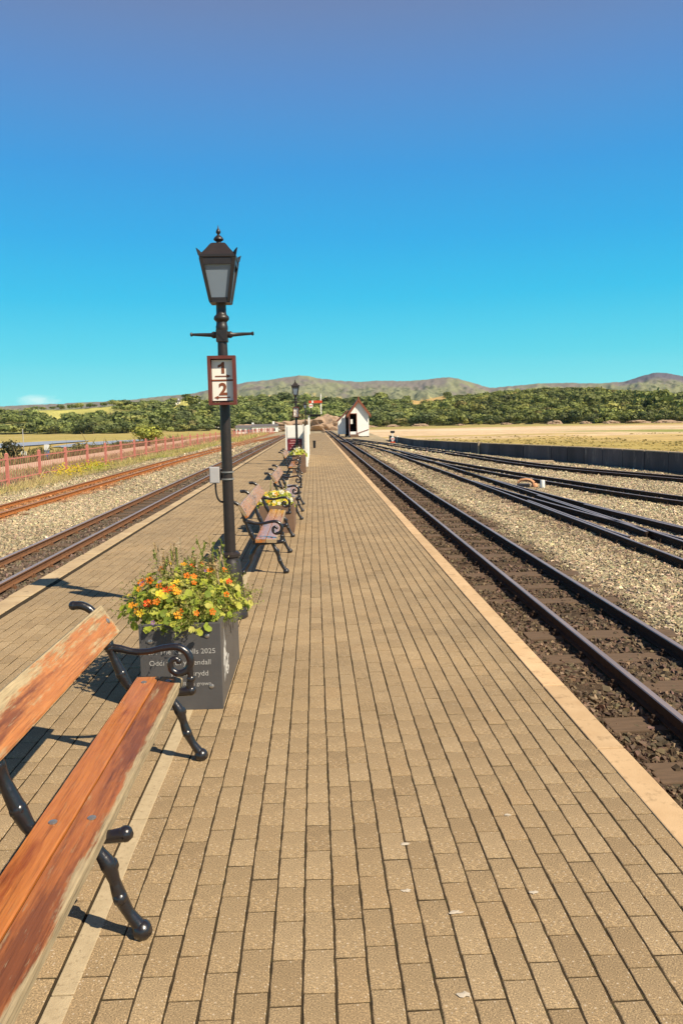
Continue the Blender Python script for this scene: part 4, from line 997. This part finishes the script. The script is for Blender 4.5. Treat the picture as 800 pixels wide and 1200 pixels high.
for x_ in (lx0+.05, lx1-.02): MB().box(x_-.07, x_+.07, ly0-.03, ly0+.1, 0, .35).build('leg', M['brownroof'], lt)
MB().box(lx1+.02, -cx-.02, ly0+.2, ly1, 0.1, 2.6).build('passage_shade', M['dark_inside'], lt)  # solid near-black block painted as the shaded gap beside the hut

# ---- point lever, pale block, trackside signs
root = empty('point_lever', (5.53, 20.75, BED), -.25); tag(root, 'low orange point lever with dark weight box between the two turnout tracks', 'point lever')
MB().box(-.22, .12, -.14, .14, -.03, .10).build('weight_box', M['black_paint'], root, bevel=.02)
MB().tube([(-.20, 0, .12), (-.12, 0, .20), (.02, 0, .215), (.14, 0, .19), (.22, 0, .12)], [.03, .035, .04, .045, .05], 8).build('lever', M['orange_iron'], root, True)
MB().lathe([(.075, -.02), (.085, .03), (.08, .09), (.05, .12)], .24, -.02, 10).build('ball_weight', M['orange_iron'], root, True)
MB().tube([(.0, .05, .03), (-.5, .1, .03), (-.85, .1, .02)], .018, 6).build('rod', M['rail'], root, True)
o = MB().lathe([(.062, -.02), (.066, .02), (.062, .20), (.05, .225)], n=12).build('marker_post', M['white'], None, True, loc=(5.86, 20.3, BED)); tag(o, 'short stubby white marker beside the orange point lever', 'marker')
root = empty('shunting_signal', (6.02, 61.4, BED)); tag(root, 'low round white signal disc with red bar before the dark wall end', 'signal')
ds = MB(); ds.lathe([(.15, -.02), (.15, .02)], n=18); ds.v = [(p[0], p[2], p[1]+.36) for p in ds.v]; ds.f = [f[::-1] for f in ds.f]; ds.build('disc', M['white'], root)
MB().box(-.12, .12, -.035, -.023, .33, .39).build('bar', M['signal_red'], root); MB().box(-.16, .16, -.1, .1, 0, .14).build('base', M['signal_red'], root); MB().box(-.04, .04, -.0, .06, .1, .8).build('post', M['white'], root); MB().box(-.16, .16, -.02, .1, .80, .98).build('lamp_case', M['black_paint'], root)
for (px, py, hh, lb) in ((6.62, 63.5, .52, 'thin white post beside the round signal disc at the wall'), (6.95, 65.2, .42, 'squat white box by the dark wall, right of the signal disc')):
    o = MB().box(-.07 if hh > .5 else -.14, .07 if hh > .5 else .14, -.07, .07, 0, hh).build('marker_post', M['white'], None, bevel=.015, loc=(px, py, BED)); tag(o, lb, 'marker')
    MB().box(-.08, .08, -.078, -.0715, hh*.55, hh*.75).build('plate', M['sign_face'], o)

# ---- red fence on the left
FX = -10.6; fz = -.44
root = empty('red_fence', (FX, 27.7, fz)); tag(root, 'long red metal fence between the dry grass and the footpath', 'fence')
POST = shared(MB().box(-.05, .05, -.05, .05, -.1, 1.12).add([(-.055, -.055, 1.12), (.055, -.055, 1.12), (.055, .055, 1.12), (-.055, .055, 1.12), (0, 0, 1.17)], [(0, 1, 4), (1, 2, 4), (2, 3, 4), (3, 0, 4)]), M['fence'], False)
bars = MB()
def fence_x(y): return float(np.interp(y, [0, 60, 100, 140], [0, 0, 1.6, 4.2]))
for k in range(-4, 33):
    y = k*3.25
    o = bpy.data.objects.new('post', POST); COL.objects.link(o); o.parent = root; o.location = (fence_x(y+27.7), y, 0)
    xa, xb = fence_x(y+27.7), fence_x(y+30.95)
    for z in (.22, .92):
        mb = MB().box(-.018, .018, .055, 3.195, z, z+.04); mb.v = [(p[0]+xa+(xb-xa)*p[1]/3.25, p[1]+y, p[2]) for p in mb.v]; mb.build('rail', M['fence'], root)
    nb = 14 if k < 14 else 8
    for i in range(nb):
        u = (i+.5)/nb; bx = xa+(xb-xa)*u; by = y+3.25*u; w = .0052 if k < 14 else .010
        bars.box(bx-w, bx+w, by-w, by+w, .06, 1.02)
tag(bars.build('bars', M['fence'], root), kind='stuff')
# footpath, blue sign, pole
tag(MB().box(-17.0, -14.9, 5, 140, -.70, -.535).build('footpath', plain('path_pink', (.56, .37, .26), (.48, .31, .21), 2, .95, .1, bs=.3, bscale=30)), kind='structure')
def sign_post(loc, h, plates, label, pr=.03):
    root = empty('sign_post', loc); tag(root, label, 'sign', 'small signs beyond the red fence')
    MB().lathe([(pr, 0), (pr, h)], n=8).build('pole', M['grey_box'], root, True)
    for (x0, x1, z0, z1, mt) in plates: MB().box(x0, x1, -.08, -.04, z0, z1).build('plate', M[mt], root)
sign_post((-22.0, 61, -1.75), 3.2, [(-.20, .20, 1.0, 1.5, 'white')], 'tall thin pole with white plate beyond the red fence')
sign_post((-18.6, 56.0, -.9), 1.28, [(-.17, .17, .86, 1.25, 'white'), (-.15, .15, .25, .85, 'blue_paint')], 'small white and blue sign beyond the red fence', .04)

# ---- foliage builder
def crown_arrays(seed, n=120, leaf=.16, lobes=7, squash=.85):
    """unit crown: radius about 1, leaf faces scattered over lumpy lobes; returns quads (n,4,3)"""
    g0 = np.random.default_rng(seed)
    L = g0.normal(size=(lobes, 3)); L /= np.linalg.norm(L, axis=1)[:, None]; L[:, 2] = np.abs(L[:, 2])*.9-.25; L *= g0.uniform(.35, .62, (lobes, 1)); rad = g0.uniform(.38, .6, lobes)
    w = g0.integers(0, lobes, n); u = g0.normal(size=(n, 3)); u /= np.linalg.norm(u, axis=1)[:, None]
    p = L[w]+u*(rad[w]*g0.uniform(.72, 1.08, n))[:, None]; p[:, 2] *= squash
    nr = u+g0.normal(0, .28, (n, 3)); nr /= np.linalg.norm(nr, axis=1)[:, None]
    a = np.cross(nr, g0.normal(size=(n, 3))); a /= np.linalg.norm(a, axis=1)[:, None]; b = np.cross(nr, a)
    s = leaf*g0.uniform(.6, 1.35, n)[:, None]; s2 = s*g0.uniform(.6, 1.0, (n, 1))
    q = np.stack([p-a*s-b*s2*.3, p+b*s2-a*s*.2, p+a*s+b*s2*.2, p-b*s2+a*s*.1], 1)
    return q, w
TREEC = np.array([(.95, 1.0, 1.05)])*np.array([(.100, .122, .040), (.080, .098, .036), (.125, .142, .044), (.065, .080, .034), (.155, .160, .055), (.125, .115, .048)])
CR = [crown_arrays(100+k, 190, .15, 8) for k in range(8)]
# woodland that reads as one mass
g0 = np.random.default_rng(5)
QV, QC = [], []; spots = []
sp = 5.6
for az in np.arange(-27, 31, .62):
    f0 = float(foot_r(az)); tmax = 1.06
    for tt in np.arange(0.015, tmax, sp/CREST*1.02):
        a2 = az+g0.uniform(-.36, .36); t2 = tt+g0.uniform(-.011, .011)
        fl, tn = is_field(np.array(a2), np.array(t2))
        if fl or tn: continue
        dens = fbm(np.array([a2*.5]), np.array([t2*6.]), 91)[0]
        if a2 < -6 and dens < .49 and .1 < t2 < .9: continue
        if dens < .24 and t2 < .95: continue
        spots.append((a2, t2, dens))
front = []
for (a2, t2, dens) in spots:
    r = foot_r(a2)-6+max(t2, .02)*CREST; z = float(wood_z(np.array(a2), np.array(r))); x, y = r*math.sin(math.radians(a2)), r*math.cos(math.radians(a2))
    big = g0.lognormal(0, .26)*(1.18 if dens > .58 else .9)
    if t2 > .9: big = min(big, 1.15)
    rad = 3.6*big; hgt = 4.6*big
    if t2 < .05 and -20 < a2 < 25 and g0.random() < .5: front.append((x, y, z, rad, hgt)); continue
    q, w = CR[g0.integers(8)]; a = g0.uniform(0, 6.28); ca, sa = math.cos(a), math.sin(a)
    v = np.stack([(q[..., 0]*ca-q[..., 1]*sa)*rad, (q[..., 0]*sa+q[..., 1]*ca)*rad, q[..., 2]*hgt*.62+hgt*.52], -1)+np.array([x, y, z])
    c = TREEC[min(5, int(abs(g0.normal(0, 2.2))))]*g0.uniform(.85, 1.35)*(.75+1.6*fbm(np.array([a2*.8]), np.array([t2*4.]), 95)[0])
    if a2 > 8: c = c*np.array([1.0, .95, .85])
    QV.append(v); QC.append(np.clip(c*(1+.12*g0.normal(size=(len(q), 1)))*(1+.12*((w % 3)-1))[:, None], .012, .4))
V = np.concatenate(QV).reshape(-1, 3)
o = np_mesh('woodland', V, np.arange(len(V)).reshape(-1, 4), M['tree_leaf'], col=np.concatenate(QC)); tag(o, 'dense mixed green woodland covering the hillside across the estuary', 'woodland', kind='stuff')

def tree_meshes(seed, n, leaf, cols, lobes=7, squash=.85):
    q, w = crown_arrays(seed, n, leaf, lobes, squash); gg = np.random.default_rng(seed)
    c = np.array([cols[gg.integers(len(cols))] for _ in range(lobes)])[w]*(1+.2*gg.normal(size=(n, 1)))
    o = np_mesh('crown', q.reshape(-1, 3), np.arange(n*4).reshape(-1, 4), M['tree_leaf'], col=np.clip(c, .01, .6)); me = o.data; bpy.data.objects.remove(o)
    mb = MB(); mb.tube([(0, 0, -1.05), (.02, .01, -.6), (.0, .02, -.1), (.05, 0, .3)], [.075, .06, .045, .02], 7)
    for k in range(4):
        a = k*1.6+seed; mb.tube([(0, .01, -.45+.1*k), (.22*math.cos(a), .22*math.sin(a), -.12+.1*k), (.45*math.cos(a), .45*math.sin(a), .15+.08*k)], [.04, .028, .01], 6)
    return me, shared(mb, M['bark'])
TV = [tree_meshes(300+k, 420, .105, [TREEC[(k+j) % 6] for j in range(3)]) for k in range(4)]
def put_tree(name, loc, rx, rz, me, label, cat, group, rz_=0, ry=None):
    """loc: ground point; rz: half height of the crown"""
    root = empty(name, loc, rz_); tag(root, label, cat, group)
    for nm, m_ in (('crown', me[0]), ('trunk', me[1])):
        o = bpy.data.objects.new(nm, m_); COL.objects.link(o); o.parent = root; o.location = (0, 0, rz*1.02); o.scale = (rx, ry or rx, rz)
    return root
for i, (x, y, z, rad, hgt) in enumerate(front[:90]):
    put_tree('broadleaf_tree', (x, y, z-.3), rad, hgt*.62, TV[i % 4], 'leafy green tree at the foot of the wooded hill across the estuary', 'tree', 'trees along the foot of the wooded hill', g0.uniform(0, 6.28))
BUSHC = [(.34, .36, .065), (.42, .41, .085), (.25, .28, .06)]; DARKC = [(.07, .07, .03), (.10, .095, .035), (.06, .055, .03)]
BM = [tree_meshes(401, 900, .075, BUSHC, 9, .9), tree_meshes(402, 700, .075, DARKC, 8, 1.0), tree_meshes(403, 600, .075, [(.17, .15, .05), (.13, .12, .04), (.22, .18, .07)], 8, .9), tree_meshes(404, 500, .085, [(.30, .36, .06), (.24, .30, .05)], 6, 1.0)]
put_tree('bush', (-16.3, 79, -.75), 1.85, 1.28, BM[0], 'round light green bush behind the red fence, largest one there', 'bush', 'bushes behind the red fence', .5)
put_tree('bush', (-20.6, 55, -1.4), .95, 1.25, BM[1], 'dark upright bush behind the red fence near the left picture edge', 'bush', 'bushes behind the red fence', 1.5)
put_tree('bush', (-22.6, 67, -1.6), 1.3, .9, BM[2], 'brownish low bush behind the thin pole and red fence', 'bush', 'bushes behind the red fence', 2.5)
put_tree('bush', (-21.6, 74, -1.6), 1.6, .95, BM[2], 'spreading brown-green bush right of the blue and white sign', 'bush', 'bushes behind the red fence', .2)
put_tree('bush', (-24.5, 60, -1.9), 1.0, .8, BM[1], 'small dark bush left of the thin pole', 'bush', 'bushes behind the red fence', .9)
put_tree('bush', (-22, 92, -1.6), 1.5, .8, BM[2], 'low brownish bush beside the water left of the round green bush', 'bush', 'bushes behind the red fence', 3.1)
put_tree('bush', (9.3, 60.5, -1.45), .62, .86, BM[3], 'single bright green bush just behind the dark wall', 'bush', None, .4)

# ---- dry grass and weeds beside the rusty track and behind the fence
def blades(name, regions, label):
    VV, CC = [], []
    for (x0, x1, y0, y1, dens, h, w, cols, thr) in regions:
        n = int((x1-x0)*(y1-y0)*dens); x = rng.uniform(x0, x1, n); y = rng.uniform(y0, y1, n)
        k = fbm(x*.7, y*.35, 121) > thr; x, y = x[k], y[k]; n = len(x)
        z = np.interp(x, [p[0] for p in prof]+[-7.8], [p[1] for p in prof]+[BED])-.03
        a = rng.uniform(0, 6.28, n); hh = h*rng.lognormal(0, .35, n)*(.5+fbm(x*.5, y*.5, 123)); lean = rng.normal(0, .35, (n, 2))*hh[:, None]
        dx, dy = np.cos(a)*w, np.sin(a)*w
        p0 = np.stack([x-dx, y-dy, z], -1); p1 = np.stack([x+dx, y+dy, z], -1); p2 = np.stack([x+dx*.5+lean[:, 0]*.6, y+dy*.5+lean[:, 1]*.6, z+hh*.7], -1); p3 = np.stack([x+lean[:, 0], y+lean[:, 1], z+hh], -1)
        VV.append(np.stack([p0, p1, p2, p3], 1)); C_ = np.array(cols)
        pick = (fbm(x*.35, y*.18, 131)*1.6-.3+rng.normal(0, .16, n)); CC.append(C_[np.clip((pick*len(cols)).astype(int), 0, len(cols)-1)]*rng.uniform(.75, 1.25, (n, 1)))
    V = np.concatenate(VV).reshape(-1, 3)
    o = np_mesh(name, V, np.arange(len(V)).reshape(-1, 4), M['grass'], col=np.concatenate(CC)); tag(o, label, 'grass', kind='stuff')
STRAW = [(.66, .46, .24), (.62, .46, .22), (.60, .47, .20), (.55, .44, .16), (.42, .40, .10)]
REDW = [(.50, .29, .18), (.42, .24, .15), (.55, .39, .20), (.32, .25, .10)]
blades('dry_grass', [(-10.5, -8.35, 15, 40, 230, .17, .009, STRAW, .18), (-10.4, -8.2, 40, 75, 100, .18, .016, STRAW, .18), (-10.2, -7.2, 75, 130, 40, .28, .03, STRAW, .1),
    (-14.7, -10.7, 22, 60, 55, .17, .012, REDW, .3), (-14.7, -9.8, 60, 130, 16, .20, .025, REDW, .3), (-24, -17.2, 38, 110, 26, .50, .025, [(.24, .18, .09), (.30, .22, .10), (.17, .15, .06)], .30)], 'dry straw grass and weeds along the red fence and rusty track')
n = 11000; yy_ = rng.uniform(18, 170, n); xx_ = rng.uniform(0, 1, n)*(yy_*.55)+wall_x(yy_)+4.5
kk_ = fbm(xx_*.05, yy_*.09, 141) > .47; xx_, yy_ = xx_[kk_], yy_[kk_]; n = len(xx_)
zz_ = -2.6+(fbm(xx_*.06, yy_*.06, 21)-.5)*.25-.05; aa_ = rng.uniform(0, 6.28, n); hh_ = .13*rng.lognormal(0, .4, n); ww_ = .10+.0012*yy_
dx_, dy_ = np.cos(aa_)*ww_, np.sin(aa_)*ww_
Vt = np.stack([np.stack([xx_-dx_, yy_-dy_, zz_], -1), np.stack([xx_+dx_, yy_+dy_, zz_], -1), np.stack([xx_+dx_*1.2, yy_+dy_*1.2, zz_+hh_*.6], -1), np.stack([xx_-dx_*.2, yy_, zz_+hh_], -1)], 1).reshape(-1, 3)
ct_ = np.array([(.44, .32, .12), (.40, .30, .105), (.36, .28, .095), (.46, .34, .14)])[rng.integers(0, 4, n)]*rng.uniform(.8, 1.2, (n, 1))
tag(np_mesh('marsh_grass', Vt, np.arange(len(Vt)).reshape(-1, 4), M['grass'], col=ct_), 'low golden marsh grass beyond the dark wall', 'grass', kind='stuff')
# yellow flower clumps in it
me = colored('flower_clump', [(random.gauss(0, .22)+dx, random.gauss(0, .3)+dy, random.uniform(.05, .3)) for _ in range(1) for dx, dy in ((0, 0),)], [], (.7, .5, .05), M['petal'])
for (px, py, s) in ((-9.6, 31.3, 1.0), (-9.2, 33.5, .7), (-9.9, 36.0, .8)):
    vs, fs = [], []
    for i in range(260):
        c0 = Vector((random.gauss(0, .30)*s, random.gauss(0, .55)*s, abs(random.gauss(.12, .12))*s)); d = Vector((random.gauss(0, 1), random.gauss(0, 1), random.gauss(0, 1))).normalized()*.03; e = d.orthogonal().normalized()*.028
        k = len(vs); vs += [tuple(c0-d), tuple(c0+e), tuple(c0+d), tuple(c0-e)]; fs.append((k, k+1, k+2, k+3))
    o = bpy.data.objects.new('yellow_flowers', colored('yellow_flowers', vs, fs, (.62, .45, .035) if s > .75 else (.45, .42, .06), M['petal'])); COL.objects.link(o); o.location = (px, py, -.30); o.scale = (1.25, 1.3, 1.25)
    tag(o, {1.0: 'largest bright yellow flowering clump in the dry grass by the rusty track', .7: 'smaller greenish-yellow clump nearest the rusty track', .8: 'yellow clump farthest along the red fence'}[s], 'flowers', 'yellow clumps in the dry grass')

# ---- rocks, far houses
def rock(loc, sx, sy, sz, seed, label, group):
    b = bmesh.new(); bmesh.ops.create_icosphere(b, subdivisions=4, radius=1)
    for v_ in b.verts:
        p = v_.co; n_ = fbm(np.array([p.x*2+seed]), np.array([p.y*2+p.z*2.6]), seed, 4)[0]-.5; n3 = fbm(np.array([p.x*6+seed+p.z*3]), np.array([p.y*6]), seed+3, 3)[0]-.5
        v_.co = p*(1+n_*.9+n3*.35)
    me = bpy.data.meshes.new('rock'); b.to_mesh(me); b.free(); me.materials.append(M['rock'])
    o = bpy.data.objects.new('rock_outcrop', me); COL.objects.link(o); o.location = loc; o.scale = (sx, sy, sz); tag(o, label, 'rock', group); return o
def polar(az, r): return r*math.sin(math.radians(az)), r*math.cos(math.radians(az))
for k, (az, r, sx, sz) in enumerate(((-1.2, 300, 11, 4.0), (.9, 290, 8, 4.6), (2.6, 310, 5.5, 4.2), (-4.2, 330, 9, 2.4))):
    x, y = polar(az, r); rock((x, y, -1.8), sx, 7, sz, 50+k, ('widest tan rock behind the far end of the platform', 'tan rock just right of the semaphore signal', 'tan rock immediately left of the white hut', 'low tan rock behind the white buildings')[k], 'tan rocks beyond the platform end')
ORD = ['first', 'second', 'third', 'fourth', 'fifth', 'sixth', 'seventh', 'eighth', 'ninth', 'tenth', 'eleventh']; SHORE = [16.9, 18.9, 13.6, 20.6, 22.4, 24.1, 10.4, 7.6, 5.6, 3.9, -6.0]
for k, (az, dr, sx, sz) in enumerate(((16.9, -14, 3.4, 3.0), (18.9, -12, 2.4, 2.2), (13.6, -11, 2.6, 1.6), (20.6, -13, 3.4, 2.0), (22.4, -12, 4.6, 2.2), (24.1, -12, 5.2, 1.9), (10.4, -12, 2.2, 1.5), (7.6, -12, 4.2, 2.4), (5.6, -12, 3.2, 2.0), (3.9, -12, 3.4, 1.8), (-6.0, -10, 3, 1.4))):
    x, y = polar(az, float(foot_r(az))+dr); rock((x, y, -2.6), sx*1.15, 2.5, sz*.62, 70+k, ('%s pale rock from the right along the far shore' % ORD[sorted(SHORE, reverse=True).index(az)]), 'pale rocks along the far shore')
def house(loc, w, d, h, rh, label, rz=0, nwin=3, roof='roof_slate'):
    root = empty('house', loc, rz); tag(root, label, 'house', 'white houses across the estuary')
    MB().box(-w/2, w/2, 0, d, -3, h).build('wall', M['hut_white'], root)
    MB().add([(-w/2-.3, -.3, h), (w/2+.3, -.3, h), (w/2+.3, d+.3, h), (-w/2-.3, d+.3, h), (-w/2-.3, d/2, h+rh), (w/2+.3, d/2, h+rh)], [(0, 1, 5, 4), (2, 3, 4, 5), (0, 4, 3), (1, 2, 5), (3, 2, 1, 0)]).build('roof', M[roof], root)
    for k in range(nwin):
        x_ = -w/2+(k+.5)*w/nwin; MB().box(x_-.45, x_+.45, -.06, .04, h*.35, h*.75).build('window', M['window'], root)
    MB().box(w*.3, w*.3+.7, d/2-.35, d/2+.35, h+rh*.6, h+rh+.9).build('chimney', M['hut_white'], root)
for az, tt, w, h, lb in ((-9.75, .93, 7, 3.2, 'white house on the hill skyline left of the sign'), (-8.3, .72, 6, 2.6, 'small white cottage among trees just left of the lamp post'), (-6.9, .10, 9, 2.0, 'low white shed at the wood edge left of the nearest lamp post'), (-11.5, .62, 5, 2.2, 'tiny pale farmhouse amid the trees above the round bush')):
    r = float(foot_r(az))-8+tt*CREST; x, y = polar(az, r); house((x, y, float(wood_z(np.array(az), np.array(r)))), w, 5, h, 1.6, lb)
for k, (az, r, w, h, lb) in enumerate(((-4.9, 292, 7, 2.2, 'leftmost of the low white buildings beyond the platform'), (-3.55, 286, 9, 2.5, 'middle of the low white buildings, broadest of the three'), (-2.2, 296, 6, 2.0, 'rightmost of the low white buildings, next to the tan rocks'))):
    x, y = polar(az, r); house((x, y, -2.6), w, 6, h, .9, lb, nwin=4)

# ---- marks on the paving and small litter
for k, (px, py, s) in enumerate(((.305, 2.83, .016), (.275, 2.53, .017), (.42, 2.40, .02), (.38, 2.03, .019), (.74, 3.02, .015), (.70, 2.49, .015))):
    r0 = random.Random(k); n = 13
    vs = [(0, 0, .0035)]+[(s*math.cos(2*PI*i/n)*r0.uniform(.5, 1.5), s*.6*math.sin(2*PI*i/n)*r0.uniform(.5, 1.4), .0014) for i in range(n)]
    o = mesh_obj('bird_dropping', vs, [(0, 1+i, 1+(i+1) % n) for i in range(n)], M['dropping'], loc=(px, py, .0012)); tag(o, 'small whitish dropping dried on the paving blocks', 'dropping', 'droppings on the paving')

# ---- the air: pale haze over the far hills
hm = bpy.data.materials.new('haze_air'); hm.use_nodes = True; ht = hm.node_tree; ht.nodes.clear()
pv = ht.nodes.new('ShaderNodeVolumePrincipled'); pv.inputs['Color'].default_value = (.62, .85, .98, 1); pv.inputs['Density'].default_value = HAZE; pv.inputs['Anisotropy'].default_value = 0
ho = ht.nodes.new('ShaderNodeOutputMaterial'); ht.links.new(pv.outputs[0], ho.inputs['Volume'])
if HAZE: tag(MB().box(-6000, 6000, -6000, 6000, -8, 420).build('haze', hm), 'thin pale summer haze over the estuary and hills', 'haze', kind='stuff')
